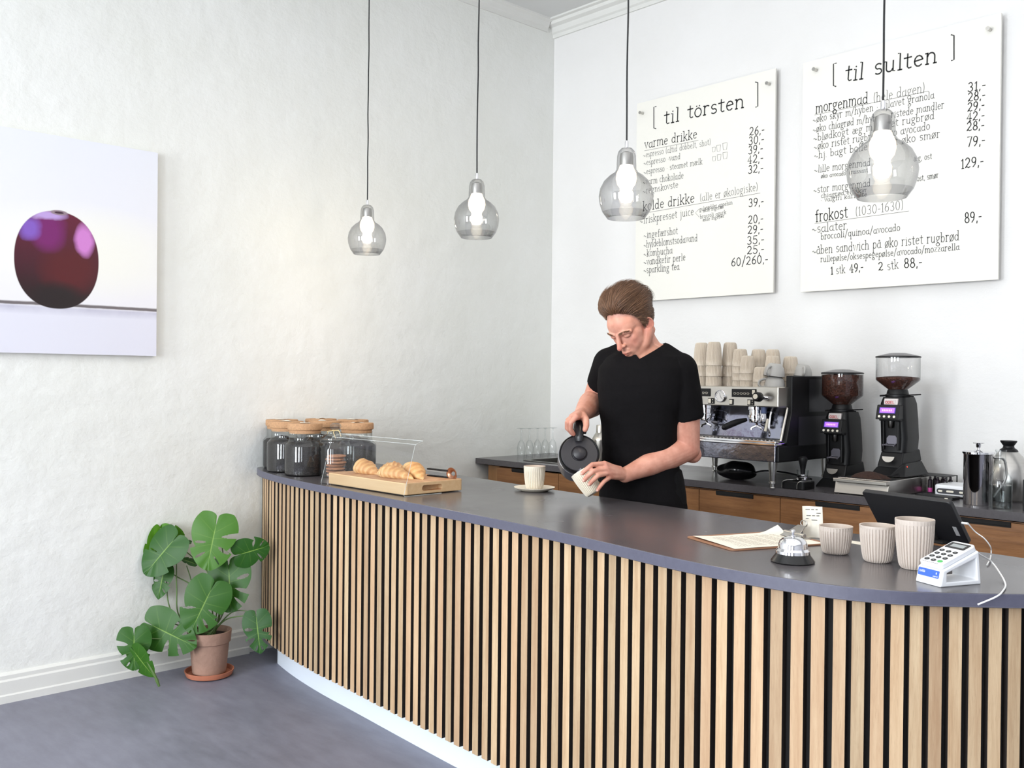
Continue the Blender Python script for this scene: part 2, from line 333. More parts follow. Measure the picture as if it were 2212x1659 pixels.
# ================================================================== bar
ZB = .91
front = curve([(0, -2.05), (.035, -2.085), (.2, -2.15), (.45, -2.205), (.75, -2.245), (1.05, -2.268), (1.35, -2.292), (1.67, -2.316), (1.93, -2.332), (2.22, -2.358), (2.43, -2.384), (2.6, -2.412), (2.8, -2.445), (3.0, -2.464), (3.16, -2.458), (3.28, -2.44), (3.4, -2.385), (3.5, -2.30), (3.6, -2.20), (3.72, -2.05), (3.84, -1.88)], 6)
front = [Vector((p.x, p.y, 0)) for p in [Vector((q[0], q[1], 0)) for q in front]]
back = [Vector((3.84, -1.80, 0)), Vector((3.43, -1.755, 0)), Vector((2.9, -1.715, 0)), Vector((2.3, -1.665, 0)), Vector((1.5, -1.6, 0)), Vector((1.13, -1.555, 0)), Vector((.58, -1.51, 0)), Vector((0, -1.46, 0))]
def dark_top(name, edge=False, c1=(78, 75, 78), c2=(86, 83, 86), r=.24):
    q = NT(name); v = q.mapping((1, 1, 1)); n = q.noise(v, 60, 5, .7)
    q.l(q.mix(q.rng(n, .3, .7, 0, 1), lin(*c1), lin(*c2)), q.b.inputs['Base Color']); q.l(q.rng(q.noise(v, 3, 3), .3, .7, r-.03, r+.05), q.b.inputs['Roughness']); _ins(q.b, 'Specular IOR Level', .6); return q.m
M['top'] = dark_top('worktop_laminate'); M['edge'] = dark_top('worktop_edge_reflection_tint', c1=(80, 80, 97), c2=(88, 88, 105), r=.4)  # bluish edge colour stands in for outdoor reflections on the worktop edge
mb = MB(); poly = [(p.x, p.y) for p in front]+[(p.x, p.y) for p in back]; n = len(poly)
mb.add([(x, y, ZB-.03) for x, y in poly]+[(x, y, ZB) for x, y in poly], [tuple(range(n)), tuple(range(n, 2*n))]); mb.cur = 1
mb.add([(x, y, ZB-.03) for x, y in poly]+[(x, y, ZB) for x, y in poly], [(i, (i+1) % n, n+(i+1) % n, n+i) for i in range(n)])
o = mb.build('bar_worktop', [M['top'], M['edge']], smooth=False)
bm = bmesh.new(); bm.from_mesh(o.data); bmesh.ops.remove_doubles(bm, verts=bm.verts, dist=1e-5); bm.to_mesh(o.data); bm.free()
b_ = o.modifiers.new('bevel', 'BEVEL'); b_.width = .0025; b_.segments = 2; b_.limit_method = 'ANGLE'; b_.angle_limit = radians(60)
tag(o, 'long dark grey curved bar worktop with outdoor reflection tinted into its edge', 'counter top')
bar = empty('bar_counter', 'curved bar counter clad in vertical oak slats over a white kick board', 'counter', (1.8, -1.95, 0))
def P_(o): # keep world positions under a moved empty
    o.location = -Vector(o.parent.location) if o.parent else o.location; return o
def off(pts, d):
    out = []
    for i, p in enumerate(pts):
        a = pts[max(i-1, 0)]; b = pts[min(i+1, len(pts)-1)]; t = (b-a).normalized(); out.append(p+Vector((-t.y, t.x, 0))*d)
    return out
# arc-length table
S = [0.]
for i in range(1, len(front)): S.append(S[-1]+(front[i]-front[i-1]).length)
def at_s(s, path=front):
    for i in range(1, len(path)):
        if S[i] >= s or i == len(path)-1:
            t = (s-S[i-1])/(S[i]-S[i-1]); t = max(0., min(1., t)); a = front[max(i-1, 0)]; b = front[i]; return a.lerp(b, t), (b-a).normalized()
M["slat"] = wood("oak_slats", lin(206, 183, 149), lin(172, 141, 107), (26, 26, 1.7), island=.22, rough=.62)
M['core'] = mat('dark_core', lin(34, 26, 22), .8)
mb = MB(); s = .028; SL = []
while s < S[-1]-.02:
    SL.append(s); s += .0508 if s < 3.3 else .0425
random.seed(5)
for s in SL:
    p, t = at_s(s); nrm = Vector((-t.y, t.x, 0)); w = .0156 if s < 3.3 else .0138; jo = random.uniform(-.0012, .0012)
    a = p-t*w+nrm*(.026+jo); b = p+t*w+nrm*(.026+jo); c = b+nrm*.019; d = a+nrm*.019
    z0 = .105; z1 = ZB-.032
    V = [Vector((q.x, q.y, z)) for z in (z0, z1) for q in (a, b, c, d)]
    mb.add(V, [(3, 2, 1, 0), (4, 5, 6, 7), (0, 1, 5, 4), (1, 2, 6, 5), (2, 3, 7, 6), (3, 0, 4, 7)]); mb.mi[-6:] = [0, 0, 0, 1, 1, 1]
o = mb.build('slat_cladding', [M['slat'], M['core']], bar, smooth=False); P_(o)
M['black'] = mat('black_backing', lin(16, 14, 14), .8, var=.2)
def wallstrip(name, d0, d1, z0, z1, m, i0=0, i1=None):
    A = off(front, d0)[i0:i1]; B = off(front, d1)[i0:i1]; mb = MB(); n = len(A)
    mb.add([(p.x, p.y, z) for z in (z0, z1) for p in A]+[(p.x, p.y, z) for z in (z0, z1) for p in B],
           [(i, i+1, n+i+1, n+i) for i in range(n-1)]+[(2*n+i, 3*n+i, 3*n+i+1, 2*n+i+1) for i in range(n-1)]+[(n+i, n+i+1, 3*n+i+1, 3*n+i) for i in range(n-1)]+[(i, 2*n+i, 2*n+i+1, i+1) for i in range(n-1)]+[(0, n, 3*n, 2*n), (n-1, 3*n-1, 4*n-1, 2*n-1)])
    return mb.build(name, m, bar, smooth=True)
P_(wallstrip('backing_panel', .046, .062, .105, ZB-.031, M['black'], 1))
M['kick'] = mat('glossy_white_kick', lin(228, 236, 246), .28, var=.015, vscale=2, spec=.6)
o = wallstrip('kick_board', .072, .086, 0, .104, M['kick'], 13); P_(o); o['label'] = 'glossy white kick board'
mb = MB(); mb.box(.012, 3.4, -1.72, -1.70, 0, ZB-.031); mb.box(3.38, 3.4, -2.2, -1.72, 0, ZB-.031); o = mb.build('rear_panel', M['black'], bar, smooth=False); P_(o)
# ================================================================== back counter
M['cab'] = wood('cabinet_oak', lin(160, 112, 70), lin(120, 80, 48), (1.6, 14, 22), rough=.45)
M['cab2'] = wood('cabinet_oak_pale', lin(172, 128, 84), lin(142, 100, 62), (22, 14, 1.6), rough=.45)
YB = -.635; ZK = .885
mb = MB()
sx0, sx1, sy0, sy1 = .30, .95, -.53, -.13
for b in ((0.002, sx0, YB, -.002), (sx1, 4.6, YB, -.002), (sx0, sx1, YB, sy0), (sx0, sx1, sy1, -.002)): mb.box(*b, ZK-.032, ZK)
o = mb.build('back_worktop', M['top'], smooth=False); tag(o, 'dark grey worktop along the back wall with a sink cut out', 'counter top')
M['steel'] = mat('brushed_steel', lin(190, 188, 184), .28, 1., var=.05, vscale=3, stretch=(1, 1, 30)); M['chrome'] = mat('chrome', lin(225, 225, 228), .06, 1.)
M['dsteel'] = mat('dark_steel', lin(90, 88, 86), .3, 1.)
k = empty('sink', 'stainless steel sink set in the back worktop beside the upturned glasses', 'sink', (.625, -.33, ZK))
mb = MB(); mb.T = Matrix.Translation((-.625, .33, -ZK)); out = rrect(sx0-.02, sx1+.02, sy0-.02, sy1+.02, .07); inn = rrect(sx0+.015, sx1-.015, sy0+.015, sy1-.015, .06); inb = rrect(sx0+.03, sx1-.03, sy0+.03, sy1-.03, .05)
mb.loop([[Vector((x, y, z)) for x, y in pl] for pl, z in ((out, ZK+.0005), (out, ZK+.004), (inn, ZK+.003), (inn, ZK-.03), (inb, ZK-.16))], cap=False); mb.add([(x, y, ZK-.16) for x, y in inb], [tuple(range(len(inb)))])
mb.build('basin', mat('sink_steel', lin(120, 118, 114), .3, 1.), k)
mb = MB(); mb.lathe([(.028, 0), (.028, .003), (.02, .001)], 20, (.0, .0, -.158)); mb.build('drain', M['chrome'], k)
def cabinet(x0, x1, label, kind='drawer', handle=True, left=False, top=.845):
    c = empty('base_cabinet', label, 'cabinet', ((x0+x1)/2, YB/2, 0), group=None); cx = (x0+x1)/2
    mb = MB(); mb.box(x0-cx, x1-cx, -.28, .3, .09, top); mb.box(x0-cx+.0, x1-cx, -.24, .3, 0, .09)
    mb.build('carcass', M['cab2'] if left else M['cab'], c, smooth=False)
    if left: return c
    zz = [(.105, .46), (.464, .842)] if kind == 'drawer' else [(.105, .842)]
    for z0, z1 in zz:
        mb = MB(); mb.box(x0-cx+.0018, x1-cx-.0018, -.3005, -.281, z0, z1); f = mb.build('drawer_front' if kind == 'drawer' else 'door', M['cab'], c, smooth=False, bevel=.001)
        if handle:
            hw = .10; hc = (x0+x1)/2-cx-.02; mb = MB(); mb.box(hc-hw, hc+hw, -.306, -.30, z1-.012, z1+.003); mb.box(hc-hw, hc+hw, -.3035, -.2985, z1-.018, z1-.012); mb.build('handle', M['black'], f, smooth=False, bevel=.0008)
    return c
cabinet(.075, .172, 'narrow pale oak filler cabinet at the left end of the back counter', left=True)
cabinet(.172, .67, 'oak base cabinet under the sink at the left of the back counter', 'door', top=.70)
cabinet(.67, 1.13, 'oak base cabinet behind the man and the kettle', 'door', top=.70)
cabinet(1.13, 1.60, 'oak drawer cabinet hidden behind the standing man')
cabinet(1.60, 2.035, 'oak drawer cabinet below the espresso machine')
cabinet(2.035, 2.62, 'oak drawer cabinet below the coffee grinders')
cabinet(2.62, 3.22, 'oak drawer cabinet at the right behind the tablet')
cabinet(3.22, 3.9, 'oak drawer cabinet beyond the right edge of the picture')
# ================================================================== menu boards
M['board'] = mat('board_white', lin(238, 236, 228), .6, var=.01, vscale=3)
M['ink'] = mat('ink_black', lin(30, 30, 32), .7); M['ink2'] = mat('ink_grey', lin(96, 96, 96), .8)
YBD = -.045
def board(name, x0, x1, z0, z1, label, lines, rules, extras, ox, oy, sc, pins):
    cx = (x0+x1)/2; cz = (z0+z1)/2
    b = empty(name, label, 'menu board', (cx, YBD, cz)); mb = MB(); mb.box(x0-cx, x1-cx, 0, .012, z0-cz, z1-cz); mb.build('panel', M['board'], b, smooth=False)
    def W(x, y):
        p = atY(ox+x/sc, oy+y/sc, YBD-.001); return Vector((p.x, p.z))
    fn = lambda v: Vector((v.x-cx, -.0012, v.y-cz))
    ink_ = [M['ink'], M['ink2']]
    for (txt, xa, ya, xb, yb, h, th, ink) in lines:
        mb = MB(); p0 = W(xa, ya); p1 = W(xb, yb); hh = (W(xa, ya-h)-p0).length*.5+(W(xb, yb-h)-p1).length*.5
        write(mb, txt, p0, p1, hh, th, fn, .02)
        mb.build('heading' if h > 75 and ink == 0 else 'price' if ink == 0 else 'menu_line', ink_[ink], b, smooth=False)
    for (xa, ya, xb, yb, th, ink) in rules:
        mb = MB(); ribbon(mb, [tuple(W(xa, ya)), tuple(W(xb, yb))], th, fn); mb.build('underline', ink_[ink], b, smooth=False)
    for pts, th, ink in extras:
        mb = MB(); ribbon(mb, [tuple(W(*q)) for q in pts], th, fn); mb.build('bracket' if ink == 0 else 'cup_icon', ink_[ink], b, smooth=False)
    for (x, y) in pins:
        p = W(x, y); mb = MB(); mb.tube([(p.x-cx, -.028, p.y-cz), (p.x-cx, .0448, p.y-cz)], .0075, 14); mb.tube([(p.x-cx, -.031, p.y-cz), (p.x-cx, -.027, p.y-cz)], .009, 14); mb.build('standoff', M['steel'], b)
    return b
H = lambda t, a, b, c, d: (t, a, b, c, d, 78, .0034, 0)
# til torsten
L1 = [('til', 290, 455, 398, 433, 118, .0065, 0), ('törsten', 445, 420, 830, 340, 118, .0065, 0), ('varme drikke', 160, 617, 512, 547, 78, .0036, 0),
 ('~espresso (altid dobbelt, shot)', 152, 678, 602, 590, 50, .0018, 1), ('~espresso ·vand', 155, 730, 400, 686, 50, .0022, 1), ('~espresso · steamet mælk', 155, 790, 546, 720, 50, .0022, 1),
 ('~varm chokolade', 150, 860, 421, 814, 56, .0024, 1), ('~regnskovste', 150, 918, 386, 874, 54, .0024, 1),
 ('kolde drikke', 150, 1030, 495, 973, 82, .0038, 0), ('(alle er økologiske)', 528, 968, 916, 893, 66, .0020, 1), ('~friskpresset juice', 130, 1118, 490, 1056, 64, .0026, 1),
 ('gulerødder appelsin', 525, 1032, 746, 985, 34, .0018, 1), ('æble ingefær', 548, 1040, 686, 1012, 30, .0018, 1), ('broccoli agurk', 530, 1082, 704, 1050, 34, .0018, 1), ('æble ingefær', 546, 1101, 692, 1073, 30, .0018, 1),
 ('~ingefærshot', 155, 1213, 384, 1182, 60, .0025, 1), ('~hyldeblomstsodavand', 155, 1276, 514, 1230, 60, .0026, 1), ('~kombucha', 155, 1336, 348, 1312, 60, .0026, 1), ('~vandkefir perle', 155, 1390, 434, 1358, 60, .0028, 1), ('~sparkling tea', 155, 1444, 394, 1420, 60, .0028, 1)]
for t, a, b, c, d in (('26,-', 855, 532, 958, 514), ('30,-', 850, 594, 956, 576), ('39,-', 848, 655, 949, 637), ('42,-', 843, 719, 951, 702), ('32,-', 847, 783, 951, 768), ('39,-', 850, 1006, 954, 990), ('20,-', 848, 1117, 951, 1103), ('29,-', 845, 1186, 951, 1171), ('35,-', 840, 1256, 958, 1241), ('25,-', 840, 1320, 958, 1306), ('60/260,-', 735, 1398, 983, 1374)):
    L1.append((t, a, b, c, d, 70, .0042, 0))
brk = lambda x, y0, y1, s: ([(x+s*16, y0), (x, y0+4), (x, y1-4), (x+s*14, y1)], .0055, 0)
cupi = lambda x, y, w, h: ([(x-w*.5, y-h), (x-w*.36, y), (x+w*.36, y-3), (x+w*.5, y-h-4), (x-w*.5, y-h)], .0016, 1)
E1 = [brk(222, 338, 485, 1), brk(912, 176, 342, -1), ([(522, 1018), (498, 1044), (524, 1072)], .0016, 1)]+[cupi(x, y, w, h) for x, y, w, h in ((620, 640, 22, 30), (652, 636, 26, 40), (694, 626, 30, 44), (622, 700, 22, 28), (655, 696, 26, 38), (695, 686, 30, 42))]
board('menu_board', .722, 1.634, 1.815, 2.965, 'white hanging menu board headed til törsten listing drinks, left one', L1, [(160, 632, 518, 562, .0016, 1), (150, 1047, 928, 912, .0018, 1)], E1, 1340, 120, 3.071, [(150, 384), (990, 190)])
# til sulten
L2 = [('til', 325, 405, 435, 388, 118, .0065, 0), ('sulten', 487, 368, 850, 293, 118, .0065, 0), ('morgenmad', 160, 582, 457, 524, 78, .0038, 0), ('(hele dagen)', 483, 522, 776, 462, 70, .0022, 1),
 ('~øko skyr m/hyben · hjlavet granola', 145, 636, 827, 498, 52, .0025, 1), ('~øko chiagrød m/hyben · ristede mandler', 145, 690, 882, 553, 52, .0025, 1), ('~blødkogt æg m/ristet rugbrød', 148, 740, 829, 612, 54, .0026, 1), ('~øko ristet rugbrød, øko avocado', 150, 788, 803, 672, 54, .0026, 1), ('~hj. bagt bolle m/rørt øko smør', 152, 838, 860, 715, 54, .0026, 1),
 ('~lille morgenmad', 152, 916, 470, 874, 52, .0026, 1), ('øko avocado, croissant', 190, 946, 455, 910, 30, .0022, 1), ('æg, ost', 710, 852, 813, 836, 42, .0024, 1), ('~stor morgenmad', 148, 1030, 470, 990, 52, .0026, 1), ('ost, smør', 728, 963, 850, 942, 42, .0024, 1), ('chiagrød el. skyr', 190, 1056, 450, 1022, 32, .0022, 1), ('· valgfri kaffe/te', 188, 1080, 450, 1046, 32, .0022, 1),
 ('frokost', 158, 1192, 344, 1163, 84, .0042, 0), ('(1030-1630)', 383, 1158, 656, 1118, 66, .0022, 1), ('~salater', 140, 1252, 338, 1230, 62, .0030, 1), ('broccoli/quinoa/avocado', 190, 1290, 636, 1238, 48, .0028, 1),
 ('~åben sandwich på øko ristet rugbrød', 142, 1374, 968, 1293, 66, .0030, 1), ('rullepølse/oksespegepølse/avocado/mozzarella', 188, 1416, 968, 1346, 46, .0026, 1)]
for t, a, b, c, d, h, k in (('31,-', 1010, 462, 1116, 444, 66, 0), ('28,-', 1012, 518, 1113, 500, 64, 0), ('29,-', 1010, 573, 1109, 555, 64, 0), ('42,-', 1005, 630, 1109, 614, 64, 0), ('28,-', 1005, 684, 1108, 668, 64, 0), ('79,-', 1008, 772, 1112, 756, 72, 0), ('129,-', 975, 893, 1104, 872, 72, 0), ('89,-', 995, 1198, 1094, 1182, 76, 0), ('1', 245, 1484, 262, 1482, 56, 0), ('stk', 275, 1482, 328, 1476, 58, 1), ('49,-', 350, 1474, 430, 1464, 62, 0), ('2', 512, 1464, 543, 1460, 60, 0), ('stk', 562, 1460, 628, 1451, 66, 1), ('88,-', 655, 1450, 760, 1438, 70, 0)):
    L2.append((t, a, b, c, d, h, .0042 if k == 0 else .0026, k))
E2 = [brk(260, 302, 432, 1), brk(935, 143, 287, -1)]
board('menu_board', 1.79, 2.733, 1.808, 2.955, 'white hanging menu board headed til sulten listing food, right one', L2, [(155, 592, 792, 458, .0016, 1), (155, 1200, 682, 1130, .0018, 1)], E2, 1700, 20, 2.592, [(165, 342), (1138, 116)])
# ================================================================== photo print
def cherry_mat():
    q = NT('fruit_print'); tc = q.n('TexCoord'); sp = q.n('SeparateXYZ'); q.l(tc.outputs['Object'], sp.inputs[0]); Y, Z = sp.outputs[1], sp.outputs[2]
    nz = q.noise(q.mapping((1, 1, 1)), 14, 5); Yw = q.math('ADD', Y, q.math('MULTIPLY', q.math('SUBTRACT', nz, .5), .03)); Zw = q.math('ADD', Z, q.math('MULTIPLY', q.math('SUBTRACT', nz, .5), .03))
    def ell(cy, cz, ry, rz, a=1., b=.9, yy=Y, zz=Z):
        d = q.math('ADD', q.math('POWER', q.math('ABSOLUTE', q.math('DIVIDE', q.math('SUBTRACT', yy, cy), ry)), 2.2), q.math('POWER', q.math('ABSOLUTE', q.math('DIVIDE', q.math('SUBTRACT', zz, cz), rz)), 2.2)); return q.rng(d, a, b, 0, 1)
    c = q.mix(q.rng(Z, -.25, .46, 0, 1), lin(238, 236, 240), lin(232, 234, 242)); c = q.mix(ell(.1, -.02, .5, .22, 1, 0), c, lin(244, 243, 234))
    fl = q.rng(Z, -.255, -.268, 0, 1); c = q.mix(fl, c, lin(226, 226, 238))
    c = q.mix(q.math('MULTIPLY', q.rng(Z, -.27, -.3, .5, 0), q.math('MULTIPLY', fl, nz)), c, lin(90, 80, 130))
    Zl = q.math('ADD', q.math('MULTIPLY', Z, .8), q.math('MULTIPLY', Zw, .2)); line = q.math('MULTIPLY', q.rng(Zl, -.243, -.249, 0, 1), q.rng(Zl, -.261, -.257, 0, 1)); c = q.mix(q.math('MULTIPLY', line, .85), c, lin(60, 42, 44))
    body = ell(0, -.064, .172, .208, 1., .96); k = q.mix(q.rng(Zw, -.2, .12, 0, 1), lin(34, 5, 14), lin(96, 8, 44)); k = q.mix(ell(.05, -.1, .12, .1, 1.5, .2, Yw, Zw), k, lin(84, 8, 20))
    k = q.mix(ell(-.04, .05, .075, .085, 1.3, .2, Yw, Zw), k, lin(118, 22, 104)); k = q.mix(ell(-.11, .06, .045, .05, 1.4, .2, Yw, Zw), k, lin(130, 90, 190))
    k = q.mix(ell(.11, .03, .04, .075, 1.3, .3, Yw, Zw), k, lin(208, 130, 205)); k = q.mix(ell(-.04, .12, .07, .02, 1.5, .2, Yw, Zw), k, lin(190, 160, 220))
    k = q.mix(ell(0, -.24, .11, .08, 1.4, .3), k, lin(24, 8, 14)); c = q.mix(body, c, k)
    c = q.mix(ell(.005, .137, .036, .011, 1.1, .6), c, lin(150, 130, 140)); c = q.mix(ell(.005, .137, .02, .005, 1.1, .6), c, lin(60, 30, 50)); q.l(c, q.b.inputs['Base Color']); q.b.inputs['Roughness'].default_value = .45
    return q.m
pc = empty('picture_print', 'large unframed photo print of a dark purple round fruit on the left wall', 'picture', (0.02, -3.021, 1.906))
mb = MB(); mb.box(.006, .0085, -.43, .43, -.461, .461); mb.build('print', cherry_mat(), pc, smooth=False)
mb = MB(); mb.box(-.018, .006, -.43, .43, -.461, .461); mb.build('backing_board', M['board'], pc, smooth=False)
# wall scuff / socket marks are part of the plaster
# ================================================================== pendant lamps
M['smoke'] = thin_glass('smoky_glass', (.80, .80, .80, 1), (.42, .42, .43, 1), .2, .36, .03)
M['cord'] = mat('black_cord', lin(24, 24, 26), .7); 
def bulb_mat():
    q = NT('lamp_glow'); lw = q.n('LayerWeight'); lw.inputs['Blend'].default_value = .5; c = q.mix(q.math('POWER', lw.outputs['Facing'], 2.), (1, .93, .78, 1), (1, .66, .30, 1)); q.l(c, q.b.inputs['Emission Color']); q.l(q.math('ADD', 1.2, q.math('MULTIPLY', q.math('SUBTRACT', 1., lw.outputs['Facing']), 7.)), q.b.inputs['Emission Strength']); return q.m
M['bulb_and_reflection'] = bulb_mat()
def lamp(x, y, zb, label, R=.09):
    L = empty('pendant_lamp', label, 'lamp', (x, y, zb), group='smoky glass pendant lamps over the bar')
    k = R/.09
    out = [(.062, 0), (.078, .022), (.087, .048), (.09, .072), (.086, .098), (.074, .122), (.056, .140), (.040, .150), (.033, .160), (.0315, .19), (.031, .205), (.027, .22), (.018, .23), (.007, .233)]
    mb = MB(); C = [(a*k, b*k) for a, b in out]
    mb.lathe(C, 40, cap0=False, cap1=False); mb.lathe([(a-.002, b) for a, b in C[:2]][::-1]+[C[0]], 40, cap0=False, cap1=False); mb.build('glass_shade', M['smoke'], L)
    mb = MB(); mb.lathe([(.002, .052), (.016, .054), (.023, .064), (.0245, .082), (.019, .094), (.021, .1), (.030, .112), (.0345, .13), (.033, .148), (.026, .162), (.021, .176)], 28); mb.build('bulb_and_reflection', M['bulb_and_reflection'], L)  # lower bulge is the bulb's reflection in the shade, modelled as glowing shape
    mb = MB(); mb.lathe([(.022, .174), (.023, .2), (.02, .214), (.008, .22)], 24); mb.build('socket', M['steel'], L)
    mb = MB(); mb.lathe([(.0062, .232), (.0062, .252), (.004, .256)], 16); mb.build('ferrule', M['chrome'], L)
    top = ZC-zb
    mb = MB(); pts = [(random.uniform(-.0012, .0012), random.uniform(-.0012, .0012), .25+(top-.27)*i/14) for i in range(15)]; pts[0] = (0, 0, .25); mb.tube(curve(pts, 3), .0028, 8); mb.build('cord', M['cord'], L)
    mb = MB(); mb.lathe([(.05, top-.001), (.05, top-.02), (.02, top-.03), (.004, top-.032)], 24); mb.build('ceiling_rose', M['black'], L)
    ld = bpy.data.lights.new('glow', 'POINT'); ld.energy = 5; ld.color = (1, .82, .6); ld.shadow_soft_size = .03; lo = bpy.data.objects.new('glow', ld); COL.objects.link(lo); lo.parent = L; lo.location = (0, 0, .03)
for px, w, pyb, lb in ((792.5, 82.5, 556, 'smoky glass pendant lamp hanging farthest left, above the row of jars'), (1029, 98, 521, 'smoky glass pendant lamp second from the left, near the room corner'), (1352, 118, 480, 'smoky glass pendant lamp in front of the drinks board, above the man'), (1905, 148, 437, 'largest looking smoky glass pendant lamp in front of the food board')):
    D = .18*FPX/w; p = atD(px, pyb-4, D); lamp(p.x, p.y, p.z+.006, lb)
# ================================================================== jars on the left end of the bar
M['glass'] = thin_glass('clear_glass', (.97, .98, .98, 1), (.62, .65, .65, 1), .10, .3, .015)
M['cork'] = mat('cork', lin(188, 146, 108), .8, var=.18, vscale=160, bump=.2, bscale=200)
M['tea'] = mat('dark_tea_leaves', lin(42, 38, 37), .85, var=.6, vscale=180, bump=.8, bscale=190)
M['paper'] = mat('paper', lin(232, 226, 212), .7, var=.02, vscale=10)
def jar_proto():
    L = empty('storage_jar', '-', 'jar', group='cork lidded tea jars')
    prof = [(.0, .002), (.084, .0015), (.090, .006), (.091, .014), (.091, .132), (.089, .140), (.078, .151), (.0735, .157), (.0725, .165), (.0725, .192), (.075, .196)]
    mb = MB(); mb.lathe(prof, 48, cap0=False, cap1=False); mb.build('glass_body', M['glass'], L)
    mb = MB(); f = [(.0, .004), (.083, .004), (.0885, .012), (.0885, .128), (.086, .134), (.077, .140)]
    for k in range(8): rr = .075*(1-k/8.); f.append((rr, .141+.018*(k/8.)+random.uniform(-.003, .003)))
    f.append((.002, .160)); mb.lathe(f, 48, cap0=False, rib=lambda r, z, k: r*(1+(.012*sin(k*2.3)+.01*sin(k*5.1) if z > .140 else 0))); mb.build('contents', M['tea'], L)
    mb = MB(); mb.lathe([(.0705, .190), (.0710, .206), (.0760, .2065), (.078, .2085), (.0785, .212), (.0785, .232), (.0765, .236), (.0, .2365)], 48, cap1=False); mb.build('cork_lid', M['cork'], L, bevel=0)
    mb = MB()
    nn = 5
    vs = [(-.03+.06*i/nn, -.022+.044*j/nn, .2375+.004*sin(i*1.1)*((j/nn))+.0004) for i in range(nn+1) for j in range(nn+1)]
    mb.add(vs, [(i*(nn+1)+j, i*(nn+1)+j+1, (i+1)*(nn+1)+j+1, (i+1)*(nn+1)+j) for i in range(nn) for j in range(nn)]); mb.build('paper_tag', M['paper'], L)
    return L
J = [(604.7, 905, 'cork lidded jar of dark tea standing nearest the left wall'), (628, 910.5, 'cork lidded tea jar in the front row, second from the wall'), (666.5, 915, 'front cork lidded tea jar, largest looking, beside the cookie jar'), (770.4, 918, 'cork lidded tea jar just behind the croissants, right of the cookie jar'), (685.6, 906, 'cork lidded tea jar in the back row behind the front tea jar'), (702, 912.5, 'cork lidded tea jar in the middle, mostly hidden behind the cookie jar'), (759.5, 904.5, 'rearmost cork lidded tea jar at the right of the back row')]
jp = jar_proto(); first = True; JP = []
for px, py, lb in J:
    p = at(px, py, ZB+.236); o = jp if first else copy_tree(jp); first = False
    JP.append(p); o.location = (p.x, p.y, ZB); o['label'] = lb; o.rotation_euler = (0, 0, random.uniform(0, 6))
# separate the jars so their glass never crosses
pos = [Vector(q) for q in ((.095, -1.985), (.270, -2.060), (.476, -2.086), (.566, -1.866), (.104, -1.768), (.315, -1.880), (.274, -1.691))]
js = [o for o in COL.objects if o.name.startswith('storage_jar')]
for o, q in zip(js, pos): o.location = (q.x, q.y, ZB)
# cookie jar
cj = Vector((.629, -2.022))
k = empty('cookie_jar', 'clear glass jar with a knobbed glass lid and raffia bow holding cookies', 'jar', (cj.x, cj.y, ZB))
mb = MB(); mb.lathe([(0, .002), (.066, .0015), (.0735, .007), (.074, .02), (.074, .125), (.072, .138), (.064, .150), (.062, .156), (.062, .160), (.066, .164)], 44, cap0=False, cap1=False); mb.build('glass_body', M['glass'], k)
mb = MB(); mb.lathe([(.062, .166), (.067, .168), (.067, .174), (.055, .184), (.03, .196), (.014, .204), (.012, .21), (.022, .216), (.026, .226), (.022, .236), (.01, .241), (0, .242)], 36, cap1=False); mb.build('lid', M['glass'], k)
mb = MB(); mb.tube([(.015*cos(a), .015*sin(a), .208) for a in [i*pi/8 for i in range(16)]], .0022, 6, closed=True)
mb.tube(curve([(.012, -.01, .208), (.03, -.03, .203), (.045, -.035, .19), (.062, -.04, .178)], 4), .0018, 6); mb.tube(curve([(.01, -.012, .208), (.0, -.04, .205), (-.01, -.035, .195)], 4), .0018, 6); mb.tube(curve([(.012, -.01, .208), (.05, -.015, .208), (.075, -.02, .186)], 4), .0018, 6)
mb.build('raffia_bow', mat('raffia', lin(222, 200, 150), .7), k)
M['cookie'] = mat('cookie', lin(176, 122, 88), .8, var=.25, vscale=60, bump=.6, bscale=70)
mb = MB(); mb.lathe([(.0, 0), (.036, 0), (.042, .003), (.043, .006), (.039, .010), (.024, .0125), (.0, .013)], 26, cap0=False, cap1=False, rib=lambda r, z, k: r*(1+.03*sin(k*1.3)+.02*sin(k*3.1)))
c0 = mb.build('cookie', M['cookie']); c0['label'] = '-'
CK = [(.012, .006, 0), (.008, .010, 1), (.015, .004, 2), (.006, .006, 3), (.016, .01, 4), (.010, .004, 5), (-.02, -.012, .0), (-.022, -.008, 1)]
for i in range(7):
    o = c0 if i == 0 else c0.copy()
    if i: COL.objects.link(o)
    o.location = (cj.x+[.008, -.006, .010, -.002, .012, .004, .010][i], cj.y+[.0, .006, -.004, .004, .002, -.004, .0][i], ZB+.004+i*.0140)
    o.rotation_euler = (0, 0, i*1.3)
    tag(o, 'round brown cookie in the stack, inside the glass jar with raffia bow', 'cookie', 'cookies stacked in the glass jar')
